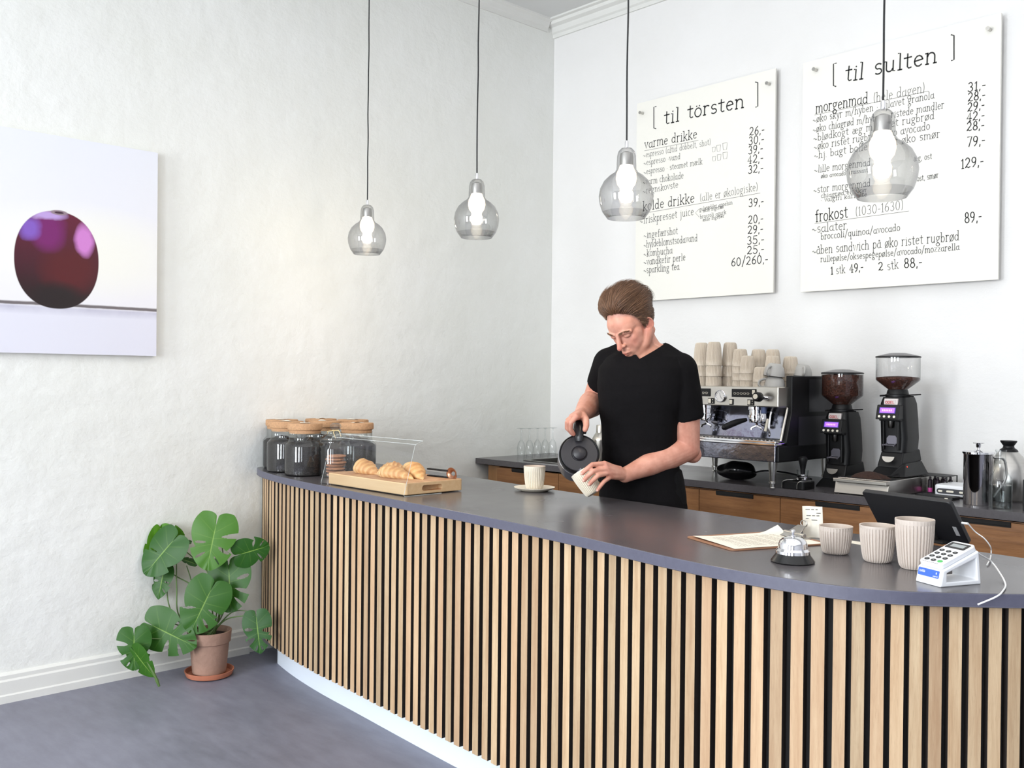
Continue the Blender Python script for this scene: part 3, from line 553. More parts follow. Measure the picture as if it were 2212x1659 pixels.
# ================================================================== chopping board, acrylic guard, croissants, tongs
bx0, bx1, by0, by1 = .87, 1.405, -2.215, -1.93
def block_wood():
    q = NT('butcher_block'); v = q.mapping((2.2, 30, 30)); n = q.noise(v, 2., 5, .6); tc = q.n('TexCoord'); sp = q.n('SeparateXYZ'); q.l(tc.outputs['Object'], sp.inputs[0])
    br = q.n('TexBrick'); br.inputs['Scale'].default_value = 14; br.inputs['Color1'].default_value = lin(206, 160, 118); br.inputs['Color2'].default_value = lin(176, 122, 84); br.inputs['Mortar'].default_value = lin(160, 108, 72); br.inputs['Mortar Size'].default_value = .004; q.l(tc.outputs['Object'], br.inputs['Vector'])
    nm = q.n('NewGeometry'); sn = q.n('SeparateXYZ'); q.l(nm.outputs['Normal'], sn.inputs[0])
    side = q.mix(n, lin(228, 200, 158), lin(196, 160, 116)); c = q.mix(q.rng(sn.outputs[2], .5, .8, 0, 1), side, br.outputs[0]); c = q.mix(q.math('MULTIPLY', n, .5), c, lin(214, 172, 128)); q.l(c, q.b.inputs['Base Color']); q.b.inputs['Roughness'].default_value = .6; return q.m
M['block'] = block_wood()
cb = empty('chopping_board', 'thick end grain wooden chopping board with a hand slot, under the croissants', 'chopping board', ((bx0+bx1)/2, (by0+by1)/2, ZB+.0035))
hx, hy, hz = (bx1-bx0)/2, (by1-by0)/2, .046
mb = MB(); mb.prism(rrect(-hx, hx, -hy, hy, .012, 4), 0, hz); o = mb.build('block', M['block'], cb, smooth=False, bevel=.003)
cut = MB(); poly = []
sl = rrect(-.062, .038, .011, .033, .0109, 6)
cut.add([(hx-.028, y, z) for y, z in sl]+[(hx+.02, y, z) for y, z in sl], [tuple(range(len(sl)))[::-1], tuple(range(len(sl), 2*len(sl)))]+[(i, (i+1) % len(sl), len(sl)+(i+1) % len(sl), len(sl)+i) for i in range(len(sl))])
co = cut.build('slot_cutter', M['block']); co.parent = cb
bo = o.modifiers.new('slot', 'BOOLEAN'); bo.object = co; bo.operation = 'DIFFERENCE'
bpy.context.view_layer.update(); dg = bpy.context.evaluated_depsgraph_get(); me = bpy.data.meshes.new_from_object(o.evaluated_get(dg)); o.modifiers.clear(); o.data = me; bpy.data.objects.remove(co)
M['acryl'] = thin_glass('clear_acrylic', (.96, .97, .97, 1), (.5, .53, .53, 1), .06, .5, .01)
M['acryl_edge'] = mat('acrylic_edge', lin(200, 205, 203), .3)
ac = empty('acrylic_guard', 'clear bent acrylic guard standing in front of the croissants', 'guard', ((bx0+bx1)/2, by0, ZB))
P = [(.22, 0.), (-.012, 0.), (.040, .192), (.078, .206)]    # y, z section : base, front sheet, top lip
x0, x1 = -.30, .275
mb = MB()
def strip(sec, x0, x1, th=.0022):
    vs = [(x, y, z+.0006) for x in (x0, x1) for y, z in sec]; n = len(sec); mb.add(vs, [(i, i+1, n+i+1, n+i) for i in range(n-1)])
cs = curve([(0, y, z) for y, z in P[1:3]], 4); strip([(P[0][0], 0), (-.008, 0), (-.012, .004)]+[(c.y, c.z) for c in cs[1:-1]]+[(.038, .188), (.045, .196), P[3]], x0, x1); mb.build('sheet', M['acryl'], ac)
mb = MB(); sec = [(-.008, .001), (-.012, .005), (.038, .189), (.045, .197), (.078, .207)]
for x in (x0, x1): mb.tube([(x, y, z) for y, z in sec], .0008, 6)
mb.tube([(x0, .078, .207), (x1, .078, .207)], .0011, 6); mb.tube([(x0, .043, .195), (x1, .043, .195)], .0009, 6); mb.tube([(x1, -.008, .0011), (x1, .17, .0011)], .0009, 6); mb.build('polished_edge', M['acryl_edge'], ac)
# croissants
def crois_mat():
    q = NT('croissant_crust'); tc = q.n('TexCoord'); n = q.noise(tc.outputs['Object'], 26, 5, .6); at_ = q.n('Attribute', attribute_name='ridge'); f = q.math('ADD', q.math('MULTIPLY', at_.outputs['Fac'], .75), q.math('MULTIPLY', q.math('SUBTRACT', n, .5), .9))
    r = q.n('ValToRGB'); q.l(f, r.inputs[0]); e = r.color_ramp.elements; e[0].position = .05; e[0].color = lin(232, 200, 146); e[1].position = .95; e[1].color = lin(160, 92, 46); x = e.new(.5); x.color = lin(212, 158, 98)
    q.l(r.outputs[0], q.b.inputs['Base Color']); q.b.inputs['Roughness'].default_value = .5; q.bump(q.noise(tc.outputs['Object'], 90, 4), .25); return q.m
M['crois'] = crois_mat()
sst_ = lambda x: max(0., min(1., x))**2*(3-2*max(0., min(1., x)))
def croissant(L, R, bend, seed):
    rnd = random.Random(seed); N = 110; K = 30; mb = MB(); rings = []; ridge = []
    cuts = sorted([.5+sg*q for sg in (-1, 1) for q in (.075+rnd.uniform(-.01, .01), .185+rnd.uniform(-.02, .02), .29+rnd.uniform(-.015, .015), .385)])
    for i in range(N+1):
        t = i/N; u = 2*t-1; ax = u*L/2; by = bend*(u*u)*(1 if u < 0 else .7)
        env = max(0., 1-abs(u)**1.7)**.8; row = []
        for k in range(K):
            a = 2*pi*k/K; tt = t+.022*cos(a+seed)+.01*sin(2*a+seed)
            lo = max([q for q in cuts if q <= tt], default=0); hi = min([q for q in cuts if q > tt], default=1); ph = (tt-lo)/(hi-lo)
            if tt < .5: ph = 1-ph
            ph = max(0., min(1., ph)); st = .95+.17*sst_(ph/.16)*(1-ph)**1.2
            nz = 1+.10*noise.noise(Vector((ax*30+seed, cos(a)*1.3, sin(a)*1.3)))
            r = R*(env*st*nz*(.9+.1*sin(seed+3*t)))+.0012
            z = r*.92*sin(a)+r*.68; y = r*1.15*cos(a); z = max(z, 0.)
            row.append((ax+.1*y*u, by+y, z)); ridge.append(max(0, .15+.55*(1-abs(2*ph-.9))+.3*max(0, sin(a))*env))
        rings.append([Vector(p) for p in row])
    mb.loop(rings); o = mb.build('croissant', M['crois'], ang=80)
    a_ = o.data.attributes.new('ridge', 'FLOAT', 'POINT')
    for i, v in enumerate(ridge): a_.data[i].value = v
    return o
zt = ZB+.0035+.046
for i, (x, y, L, R, bd, rz, dz, lb) in enumerate(((.995, -2.12, .165, .036, .025, -.05, 0, 'plump croissant alone at the left end of the wooden board'), (1.205, -2.135, .215, .036, .03, .10, 0, 'golden croissant at the front middle, closest to the acrylic guard'), (1.085, -2.045, .155, .032, .02, .5, 0, 'croissant at the back of the group, mostly hidden between two others'), (1.235, -2.045, .21, .036, .018, -.42, .004, 'croissant lying behind the front one, its tip pointing right'))):
    o = croissant(L, R, bd, i*2+1); o.location = (x, y, zt+dz*0); o.rotation_euler = (0, 0, rz); tag(o, lb, 'croissant', 'croissants on the wooden board')
t = empty('serving_tongs', 'dark handled serving tongs with a looped metal end lying on the wooden board', 'tongs', (1.345, -1.965, zt), .05)
mb = MB(); mb.box(-.11, .015, -.009, .009, .026, .032); mb.box(-.11, .015, -.009, .009, .0, .005); mb.build('grip', M['black'], t, bevel=.002)
mb = MB(); mb.tube([Vector((.035+.016*cos(a)*1.3, 0, .0185+.0175*sin(a))) for a in [i*pi/10 for i in range(20)]], .0035, 8, closed=True, flat=3); mb.build('loop_end', mat('copper_steel', lin(176, 130, 104), .3, .9), t)
# ================================================================== ribbed cups
M['cup'] = mat('husk_cup', lin(200, 188, 178), .6, var=.035, vscale=240, bump=.05, bscale=150); M['cupw'] = mat('husk_cup_light', lin(226, 217, 200), .6, var=.03, vscale=240)
M['cin'] = mat('cup_inside', lin(196, 182, 170), .55)
def cup_mesh(mb, r, h, seg=40*6, low=False):
    """r rim radius, h height : smooth band on top, vertical fins below"""
    nf = 34; seg = nf*6 if not low else nf*4; per = seg//nf; band = h*.80
    def rib(rr, z, k):
        if rr < .55*r*0+.001 or z < .0008: return rr
        f = 1 if z < band-.004 else max(0, (h-.004-z)/(h-band)*1.0)
        if z > band+.012: f = 0
        ph = k % per
        dep = (.0030 if r > .03 else .002)*f*min(1, z/.006)
        return rr-(dep if ph >= per*.5 else 0)+(.0 if ph < per*.5 else 0)
    out = [(.0, .001), (r*.60, 0), (r*.66, .001), (r*.76, h*.055), (r*.80, h*.10), (r*.86, h*.25), (r*.915, h*.45), (r*.96, h*.65), (r*.975, band-.004), (r*.982, band+.003), (r*.988, band+.012), (r*1.0, h-.002), (r*.995, h)]
    mb.lathe(out, seg, cap0=False, cap1=False, rib=rib)
    th = .0030; inn = [(r*.995, h), (r*.995-th, h-.0008), (r*.93-th, h*.6), (r*.84-th, h*.25), (r*.70-th, h*.08+.003), (.0005, h*.06+.003)]
    c = mb.cur; mb.cur = 1; mb.lathe(inn, 64, cap0=False, cap1=True); mb.cur = c
def cup(name, r, h, loc, label, m=None, cat='cup', group=None, low=False):
    mb = MB(); cup_mesh(mb, r, h, low=low); o = mb.build(name, [m or M['cup'], M['cin']], ang=28); o.location = loc; tag(o, label, cat, group); return o
pA = at(1811, 1199, ZB); pB = at(1903, 1217, ZB); pC = at(1984, 1232, ZB)
vd = Vector((FW.x, FW.y, 0)).normalized()
cup('ribbed_cup', .0430, .073, (pA+vd*.022), 'short ribbed beige cup between the desk bell and the two taller cups', group='ribbed cups by the card reader')
cup('ribbed_cup', .0440, .092, (pB+vd*.024), 'middle sized ribbed beige cup directly left of the tallest cup', group='ribbed cups by the card reader')
cup('ribbed_cup', .0455, .120, (pC+vd*.024), 'tallest ribbed beige cup, touching the white card reader', group='ribbed cups by the card reader')
# cup with coffee on a saucer
pS = at(1166.5, 1059, ZB); pS.y = min(pS.y, -1.70)
s_ = MB(); s_.lathe([(.0, .002), (.045, .001), (.050, 0), (.056, .002), (.075, .009), (.082, .014), (.0825, .016), (.079, .0155), (.06, .0095), (.045, .006), (.0, .006)], 56, cap0=False, cap1=False); so = s_.build('saucer', M['cupw']); so.location = (pS.x, pS.y, ZB); tag(so, 'shallow off white saucer under the ribbed coffee cup', 'saucer')
c = cup('coffee_cup', .0440, .094, (0, 0, 0), '-', M['cupw']); c.name = 'cup_body'; del c['label']; del c['category']
k = empty('coffee_cup', 'off white ribbed cup filled with milky coffee, standing on the saucer', 'cup', (pS.x, pS.y, ZB+.0062)); c.parent = k
mb = MB(); mb.lathe([(.0405, .084), (.0405, .086), (.03, .0862), (.0, .0863)], 40, cap0=False, cap1=False); mb.build('coffee', mat('milky_coffee', lin(214, 184, 144), .3, var=.12, vscale=50), k)
# ================================================================== desk bell, clipboard, receipt
pb = at(1720, 1219, ZB)+vd*.03
k = empty('desk_bell', 'round chrome service bell on a black base near the bar edge', 'bell', (pb.x, pb.y, ZB))
mb = MB(); mb.lathe([(.052, 0), (.0535, .003), (.049, .010), (.043, .018), (.041, .022), (.0, .022)], 40, cap1=False); mb.build('base', mat('black_enamel', lin(18, 18, 19), .25), k)
mb = MB(); mb.lathe([(.040, .020), (.0415, .022), (.041, .029), (.036, .035), (.0355, .044), (.032, .053), (.024, .060), (.012, .064), (.0, .0645)], 44, cap0=False, cap1=False); mb.build('dome', M['chrome'], k)
mb = MB(); mb.lathe([(.007, .063), (.007, .066), (.0035, .067), (.0035, .074), (.006, .076), (.0055, .080), (.0, .082)], 16, cap1=False); mb.build('button', M['chrome'], k)
a = at(1477.5, 1160, ZB); b_ = at(1582, 1191, ZB); ang = atan2(*(Vector((1776-0, 0)) and (at(1776, 1178, ZB)-b_).yx))
k = empty('clipboard', 'brown hardboard clipboard lying flat with a printed sheet and steel clip', 'clipboard', (b_.x, b_.y, ZB), ang)
mb = MB(); mb.prism(rrect(0, .322, 0, .232, .016, 4), .0006, .0036); mb.build('board', mat('hardboard', lin(150, 106, 78), .6, var=.1, vscale=60), k)
nn = 14; vs = []
for i in range(nn+1):
    for j in range(nn+1):
        u, v = i/nn, j/nn; z = .0046+.0006*sin(5*u+3*v)+.040*max(0, u-.82)*max(0, v-.80)*14+.003*max(0, .2-u)*5*v
        vs.append((.012+u*.292, .006+v*.206, z))
mb = MB(); mb.add(vs, [(i*(nn+1)+j, i*(nn+1)+j+1, (i+1)*(nn+1)+j+1, (i+1)*(nn+1)+j) for i in range(nn) for j in range(nn)]); pg = mb.build('sheet', M['paper'], k)
mb = MB()
for i in range(26):
    x = .045+i*.0085
    if i % 6 == 5: continue
    y = .03
    while y < .175:
        wd = random.uniform(.008, .022); mb.box(x, x+.0016, y, min(y+wd, .185), .0054, .0055); y += wd+.004
mb.T = Matrix.Identity(4); mb.build('printed_lines', mat('print_grey', lin(165, 160, 150), .8), pg, smooth=False)
mb = MB(); mb.box(.288, .312, .070, .162, .0036, .0075); mb.tube([(.290, .072, .014), (.290, .160, .014)], .006, 12)
mb.hexa([(.270, .076, .0062), (.292, .076, .016), (.292, .156, .016), (.270, .156, .0062)], [(.270, .076, .0072), (.292, .076, .0175), (.292, .156, .0175), (.270, .156, .0072)])
mb.hexa([(.288, .088, .016), (.316, .100, .036), (.316, .132, .036), (.288, .144, .016)], [(.286, .088, .0175), (.314, .100, .0375), (.314, .132, .0375), (.286, .144, .0175)])
mb.tube([Vector((.322, .116+.014*cos(q_), .042+.009*sin(q_))) for q_ in [i*pi/8 for i in range(16)]], .0018, 8, closed=True); mb.build('clip', M['steel'], k, bevel=.0006)
rp = at(1764, 1166, ZB)+vd*.035
k = empty('receipt', 'small white printed receipt standing upright behind the short ribbed cup', 'receipt', (rp.x, rp.y, ZB), YAW-.12)
nn = 8; mb = MB(); vs = [((-.028+.056*i/nn), .010*(j/nn)**2*1.5+.004*sin(i*.7), .0005+.088*j/nn) for i in range(nn+1) for j in range(nn+1)]
mb.add(vs, [(i*(nn+1)+j, i*(nn+1)+j+1, (i+1)*(nn+1)+j+1, (i+1)*(nn+1)+j) for i in range(nn) for j in range(nn)]); mb.add([(-.028, .02, .0006), (.028, .022, .0006), (.030, -.0, .0006), (-.028, -.002, .0006)], [(0, 1, 2, 3)])
mb.build('slip', M['paper'], k); mb = MB()
for z, a0, a1 in ((.079, -.02, -.008), (.079, -.004, .004), (.079, .008, .014), (.069, .010, .022), (.062, -.018, -.006), (.062, -.002, .006), (.062, .010, .018), (.054, -.02, -.012), (.050, -.004, .012)):
    mb.box(a0, a1, .010*((z/.088)**2)*1.5-.0045, .010*((z/.088)**2)*1.5-.004, z, z+.0022)
mb.build('print', M['ink2'], k, smooth=False)
rp = at(1862, 1174, ZB); o = MB(); o.prism([(-.03, -.02), (.03, -.028), (.034, .014), (-.024, .02)], 0.0003, .0008); o = o.build('paper_slip', M['paper'], smooth=False); o.location = (rp.x-.02, rp.y+.0, ZB+.0002); tag(o, 'loose white paper slip lying flat between the short cup and the tablet', 'paper')
# ================================================================== card reader in its dock
M['white'] = mat('white_plastic', lin(236, 238, 242), .35); M['key'] = mat('key_black', lin(26, 28, 32), .5); M['blue'] = mat('label_blue', lin(62, 104, 214), .4); M['wtxt'] = mat('white_print', lin(236, 240, 248), .6); M['lcd'] = mat('lcd_grey', lin(150, 156, 158), .3)
A_ = at(1973, 1254, ZB); B_ = at(2031, 1269.5, ZB); C_ = at(2112, 1261, ZB)
dx = (B_-A_); Wd = .074; angr = atan2(dx.y, dx.x)
ox = B_-Vector((cos(angr), sin(angr), 0))*Wd
k = empty('card_reader', 'white card payment reader with black keys and green key, sloping in its dock', 'card reader', (ox.x, ox.y, ZB), angr)
Dp = .118; h0, h1 = .036, .075; w0 = 0.
dock = MB()
ou = [(0, 0), (Dp, 0), (Dp-.008, h1), (.008, h0)]; inn = [(.020, .010), (Dp-.010, .010), (Dp-.016, h1-.017), (.020, h0-.006)]
for x_ in (0,):
    n = 4; V = [(0, y, z) for y, z in ou]+[(0, y, z) for y, z in inn]+[(Wd, y, z) for y, z in ou]+[(Wd, y, z) for y, z in inn]
    dock.add(V, [(i, (i+1) % 4, 4+(i+1) % 4, 4+i) for i in range(4)]+[(8+i, 12+i, 12+(i+1) % 4, 8+(i+1) % 4) for i in range(4)]+[(i, 8+i, 8+(i+1) % 4, (i+1) % 4) for i in range(4)]+[(4+i, 4+(i+1) % 4, 12+(i+1) % 4, 12+i) for i in range(4)])
dock.T = Matrix.Identity(4); dock.build('dock', M['white'], k, smooth=False, bevel=.003)
sl_ = atan2(h1-h0, Dp-.016); T = Matrix.Translation((Wd/2, .010, h0+.001)) @ Matrix.Rotation(sl_, 4, 'X')
LL = .108; mb = MB(); mb.T = T; mb.prism(rrect(-.033, .033, -.002, LL, .010, 4), 0, .013); rd = mb.build('reader', M['white'], k, ang=50, bevel=.0025)
mb = MB(); mb.T = T; mb.prism(rrect(-.028, .028, .074, .100, .003, 3), .0128, .0136); sc_ = mb.build('screen', M['key'], rd); mb = MB(); mb.T = T; mb.box(-.018, .020, .081, .094, .0134, .01385)
mb.build('display', M['lcd'], rd, smooth=False)
for r_ in range(4):
    for c_ in range(3):
        mb = MB(); mb.T = T @ Matrix.Translation((-.019+c_*.019, .012+r_*.0155, .0128)); mb.prism([(.0068*cos(a), .0048*sin(a)) for a in [i*pi/10 for i in range(20)]], 0, .0012)
        g = (r_ == 0 and c_ == 2); ko = mb.build('key', mat('key_green', lin(70, 176, 90), .5) if g else M['key'], rd)
        if g: ko['label'] = 'green confirm key'
        if not g:
            mb = MB(); mb.T = T @ Matrix.Translation((-.019+c_*.019, .012+r_*.0155, .01405)); mb.box(-.0018, .0018, -.0010, .0010, 0, .0001); mb.build('key_mark', M['lcd'], ko, smooth=False)
mb = MB(); mb.T = T; mb.box(-.024, .024, .0005, .0015, .0128, .01325); mb.build('card_slot', M['key'], rd, smooth=False)
fs = Vector((0, 8, h0)).normalized(); lean = .008/h0
TF = Matrix.Translation((.001, 0, 0)) @ Matrix(((1, 0, 0, 0), (0, 1, lean, 0), (0, 0, 1, 0), (0, 0, 0, 1)))
mb = MB(); mb.T = TF; pl = rrect(.003, Wd-.010, .017, .0335, .002, 3); mb.add([(x, -.0008, z) for x, z in pl]+[(x, .001, z) for x, z in pl], [tuple(range(len(pl)))]+[(i, (i+1) % len(pl), len(pl)+(i+1) % len(pl), len(pl)+i) for i in range(len(pl))])
lb = mb.build('label', M['blue'], k, smooth=False); lb['label'] = 'blue sticker with small white lettering'
mb = MB(); fn = lambda v: TF @ Vector((v.x, -.0011, v.y)); write(mb, 'izettle', (.007, .0245), (.024, .0245), .0068, .0008, fn)
for rr in (.0012, .0024, .0036): ribbon(mb, [(.054+rr*cos(a), .0275+rr*sin(a)) for a in [radians(-50+20*i) for i in range(6)]], .0007, fn)
write(mb, 'payment', (.048, .0195), (.062, .0195), .004, .0005, fn); mb.build('lettering', M['wtxt'], lb, smooth=False)
cabm = mat('white_cable', lin(238, 238, 238), .4)
def worldtube(name, pts, r, m, label, cat, n=8):
    mb = MB(); mb.tube(curve(pts, n), r, 8); o = mb.build(name, m); return tag(o, label, cat)
def edgeY(px, py, dd, z): q = atD(px, py, dd); return q
e0 = k.matrix_world if False else None
bpy.context.view_layer.update()
rb = k.matrix_world @ Vector((Wd*.72, Dp-.002, h1+.001))
pe = at(2170, 1281, ZB)
worldtube('charging_cable', [rb, rb+(at(2125, 1205, ZB+.05)-rb)*.6, at(2140, 1212, ZB+.030), at(2160, 1238, ZB+.012), at(2172, 1262, ZB+.003), at(2166, 1277, ZB+.003), atD(2152, 1289, (at(2152, 1283, ZB)-CAM).dot(FW)-.010), atD(2112, 1306, (at(2112, 1283, ZB)-CAM).dot(FW)-.006)], .0019, cabm, 'white cable arching from the card reader over the bar edge', 'cable')
# ================================================================== tablet on stand
M['off2'] = mat('silver_label', lin(168, 168, 170), .5)
TL = Vector(atD(1858, 1069, 2.92)); 
br = at(2089, 1183, ZB); bl = at(1905, 1152, ZB)
ux = (br-bl).normalized(); angt = atan2(ux.y, ux.x); Wt = (br-bl).length
k = empty('tablet_register', 'black tablet register on a slanted stand, its back turned to the customer', 'tablet', (bl.x, bl.y, ZB), angt)
tl = (at(2060, 1088, ZB+.155)-br)
back_n = Vector((-sin(angt), cos(angt), 0)); lean = .07
mb = MB(); T = Matrix.Rotation(radians(-22), 4, 'X'); hT = .152
mb.T = Matrix.Translation((0, .012, .006)) @ Matrix.Rotation(radians(37), 4, 'X')
pl = rrect(-.012, Wt-.0, 0, hT, .010, 4)
mb.add([(x, -.0, z) for x, z in pl]+[(x, .014, z) for x, z in pl], [tuple(range(len(pl))), tuple(range(len(pl), 2*len(pl)))[::-1]]+[(i, (i+1) % len(pl), len(pl)+(i+1) % len(pl), len(pl)+i) for i in range(len(pl))])
sh = mb.build('shell', mat('matte_black', lin(30, 30, 33), .45), k, ang=50, bevel=.002)
mb2 = MB(); mb2.T = mb.T.copy(); mb2.box(Wt-.028, Wt-.016, -.0008, 0, .030, .062); mb2.build('silver_plate', M['off2'], sh, smooth=False)
mb2 = MB(); mb2.T = mb.T.copy(); mb2.box(.004, Wt-.014, .0142, .0147, .010, hT-.010); mb2.build('screen', mat('screen_glass', lin(40, 44, 52), .1), sh, smooth=False)
mb = MB(); mb.hexa([(.06, -.02, 0), (Wt-.06, -.02, 0), (Wt-.06, .075, 0), (.06, .075, 0)], [(.06, -.018, .008), (Wt-.06, -.018, .008), (Wt-.06, .074, .008), (.06, .074, .008)]); mb.hexa([(.09, .0, .008), (Wt-.09, .0, .008), (Wt-.09, .03, .008), (.09, .03, .008)], [(.09, -.028, .06), (Wt-.09, -.028, .06), (Wt-.09, -.016, .06), (.09, -.016, .06)]); mb.build('stand', M['black'], k, bevel=.003)
bpy.context.view_layer.update(); jack = k.matrix_world @ (Matrix.Translation((0, .012, .006)) @ Matrix.Rotation(radians(37), 4, 'X') @ Vector((Wt+.002, .007, .075)))
j2 = jack+ux*.018; D2 = (j2-CAM).dot(FW)
mb = MB(); mb.tube([jack, j2], .0032, 10)
o = mb.build('plug', cabm); wt = worldtube('tablet_cable', [j2, atD(2107, 1149, D2+.01), atD(2126, 1163, D2+.0), atD(2139, 1180, D2+.0), atD(2141, 1192, D2+.01), at(2139, 1207, ZB+.006), at(2132, 1220, ZB+.004)], .0016, cabm, 'thin white cable plugged into the right side of the tablet', 'cable'); o.parent = wt
# ================================================================== potted monstera
pp = at(452, 1459, 0); D0 = (pp-CAM).dot(FW)
pot = empty('potted_monstera', 'monstera plant with split leaves in a weathered terracotta pot by the bar end', 'plant', (pp.x, pp.y, 0))
M['terra'] = mat('weathered_terracotta', lin(158, 126, 110), .85, var=.22, vscale=9, bump=.25, bscale=60); M['terra2'] = mat('terracotta', lin(186, 116, 88), .8, var=.12, vscale=12)
mb = MB(); mb.lathe([(.068, .016), (.074, .02), (.086, .150), (.0865, .152), (.0925, .156), (.0965, .200), (.0965, .206), (.091, .207), (.0885, .20), (.083, .16)], 56, cap1=False); mb.build('pot', M['terra'], pot)
mb = MB(); mb.lathe([(.085, 0), (.100, .006), (.108, .026), (.1085, .029), (.104, .029), (.097, .012), (.085, .010), (.0, .010)], 56, cap1=False); mb.build('saucer', M['terra2'], pot)
mb = MB(); mb.lathe([(.0865, .178), (.08, .183), (.05, .187), (.0, .188)], 40, cap0=False, cap1=False, rib=lambda r, z, k: r*(1+.01*sin(k*3))); mb.build('soil', mat('soil', lin(40, 28, 22), .95, var=.5, vscale=90, bump=1., bscale=120), pot)
def leaf_mat():
    q = NT('monstera_leaf'); a = q.n('Attribute', attribute_name='vein'); tn = q.n('Attribute', attribute_name='tone'); n = q.noise(q.mapping((1, 1, 1)), 9, 4)
    c = q.mix(tn.outputs['Fac'], lin(28, 76, 20), lin(96, 152, 36)); c = q.mix(q.math('MULTIPLY', n, .35), c, lin(40, 100, 38)); c = q.mix(a.outputs['Fac'], c, lin(142, 178, 84)); q.l(c, q.b.inputs['Base Color']); q.b.inputs['Roughness'].default_value = .42; _ins(q.b, 'Specular IOR Level', .35)
    tr = q.n('BsdfTranslucent'); q.l(c, tr.inputs[0]); mx = q.n('MixShader'); mx.inputs[0].default_value = .22; q.l(q.b.outputs[0], mx.inputs[1]); q.l(tr.outputs[0], mx.inputs[2]); q.l(mx.outputs[0], q.o.inputs[0]); return q.m
def px7(x, y): return 220+x/3.771, 1080+y/3.771
fol = MB(); VE = []; TO = []
def W7(x, y, dd=0.): return atD(*px7(x, y), D0+dd)
def leaf(A, T, hw, dA, dT, tone, slots=(), seed=0, roll=0., droop=.12, cup_=.12, lobe=.34):
    """A attach, T tip (crop px), hw half width (crop px), dA/dT depth offsets"""
    a = W7(*A, dA); t = W7(*T, dT); v = t-a; Lh = v.length; v.normalize(); n = (-FW+UP*.25); n = (n-v*n.dot(v)).normalized(); u = v.cross(n).normalized()
    R_ = Matrix.Rotation(roll, 3, v); n = R_ @ n; u = R_ @ u
    hwm = hw/3.771/FPX*(D0+dA); rnd = random.Random(seed); NT_, NS = 190, 38
    for side in (-1, 1):
        base = len(fol.v); vs = []
        for i in range(NT_+1):
            t_ = i/NT_; phi = radians(172*(1-t_)**1.5+2); m = Vector((0, t_*.93*Lh))
            x = sin(phi); y = cos(phi)
            # radius from a heart outline
            wfac = (.62+.38*sin(pi*min(1, t_*1.9+.05))) if t_ < .45 else 1.0
            R = hwm*(1.04*(1-t_**2.2)+.10)*wfac
            if t_ < .14: R *= .50+.50*(t_/.14)**.7
            Rm = (Lh-m.y)/max(.15, y) if y > .15 else 9
            R = min(R, Rm)
            for j in range(NS+1):
                s_ = j/NS; p = m+Vector((side*x, y))*(R*s_)
                wave = .004*sin(t_*30+seed)*s_*(hwm/.1); z = -cup_*abs(p.x)**2/max(hwm, .01)*.9*(-1 if cup_ < 0 else 1)*1.+wave*.35-droop*(p.y/Lh)**2*Lh*.5+.006*abs(p.x)/hwm
                w_ = a+u*p.x+v*p.y+n*z; w_.x = max(w_.x, .016+.002*sin(t_*20)); vs.append(w_)
                ve = max(0, 1-s_*R/(.0032))*1.0 if j else 1.; vv = max(0., 1-abs(((t_*7.5+.1) % 1)-.5)*22)*.45*(1-s_)
                VE.append(max(ve, vv)); TO.append(tone)
        def keep(i, j):
            t_, s_ = (i+.5)/NT_, (j+.5)/NS
            for (sd, tc, tw, dp) in slots:
                if sd != side: continue
                s1 = 1.25 if dp >= .75 else .90; sc = (s1+.34)/2; sr = (s1-.34)/2
                if abs(s_-sc) < sr and abs(t_-tc) < tw*1.15*sqrt(1-((s_-sc)/sr)**2): return False
            return True
        fol.add(vs, [(i*(NS+1)+j, i*(NS+1)+j+1, (i+1)*(NS+1)+j+1, (i+1)*(NS+1)+j) for i in range(NT_) for j in range(NS) if keep(i, j)])
    return a
SA = lambda sd, *q: [(sd, c, w, d) for c, w, d in q]
ATT = []
def lf(*a, **k): ATT.append((leaf(*a, **k)))
lf((930, 205), (850, 575), 185, -.02, -.07, .55, SA(-1, (.30, .018, .75), (.46, .02, .6), (.62, .012, .45))+SA(1, (.40, .014, .6), (.56, .016, .65)), 1, roll=-.1)
lf((578, 335), (335, 612), 165, -.03, -.06, .12, SA(1, (.42, .010, .35)), 2, roll=.15)
lf((455, 285), (312, 485), 112, .035, .02, .95, (), 3, roll=.1)
lf((500, 282), (672, 292), 92, .05, .02, .75, (), 4, roll=.25)
lf((1135, 440), (1365, 375), 120, .0, .03, .1, SA(-1, (.45, .02, .7), (.62, .015, .5))+SA(1, (.5, .015, .6)), 5, roll=.35)
lf((1035, 568), (1045, 915), 182, .02, -.03, .2, SA(-1, (.30, .018, .7), (.45, .022, .8), (.60, .02, .75))+SA(1, (.38, .014, .5)), 6, roll=.1)
lf((888, 735), (712, 1092), 185, -.07, -.12, .22, SA(-1, (.40, .014, .75), (.56, .016, .7), (.70, .012, .5))+SA(1, (.45, .014, .5)), 7, roll=-.15)
lf((412, 1022), (772, 1205), 178, -.10, -.13, .2, SA(1, (.42, .022, .8), (.58, .022, .8))+SA(-1, (.42, .016, .6), (.58, .02, .7), (.74, .015, .6)), 8, roll=.1)
lf((262, 1105), (262, 1395), 135, -.17, -.20, .18, SA(1, (.30, .025, .8), (.48, .025, .75), (.64, .015, .5)), 9, roll=-.2)
lf((510, 560), (448, 822), 95, .03, .0, .15, SA(-1, (.40, .016, .7), (.58, .018, .7))+SA(1, (.40, .02, .55)), 10, roll=.2)
lf((1258, 955), (1290, 1265), 120, -.03, -.06, .05, SA(-1, (.38, .03, .75), (.56, .035, .8), (.74, .03, .7))+SA(1, (.34, .02, .6), (.52, .035, .8), (.72, .025, .7)), 11)
lf((265, 1235), (425, 1460), 105, -.19, -.20, .3, (), 12, roll=.5)
lf((760, 520), (630, 470), 42, .06, .05, .1, (), 13, roll=.8)
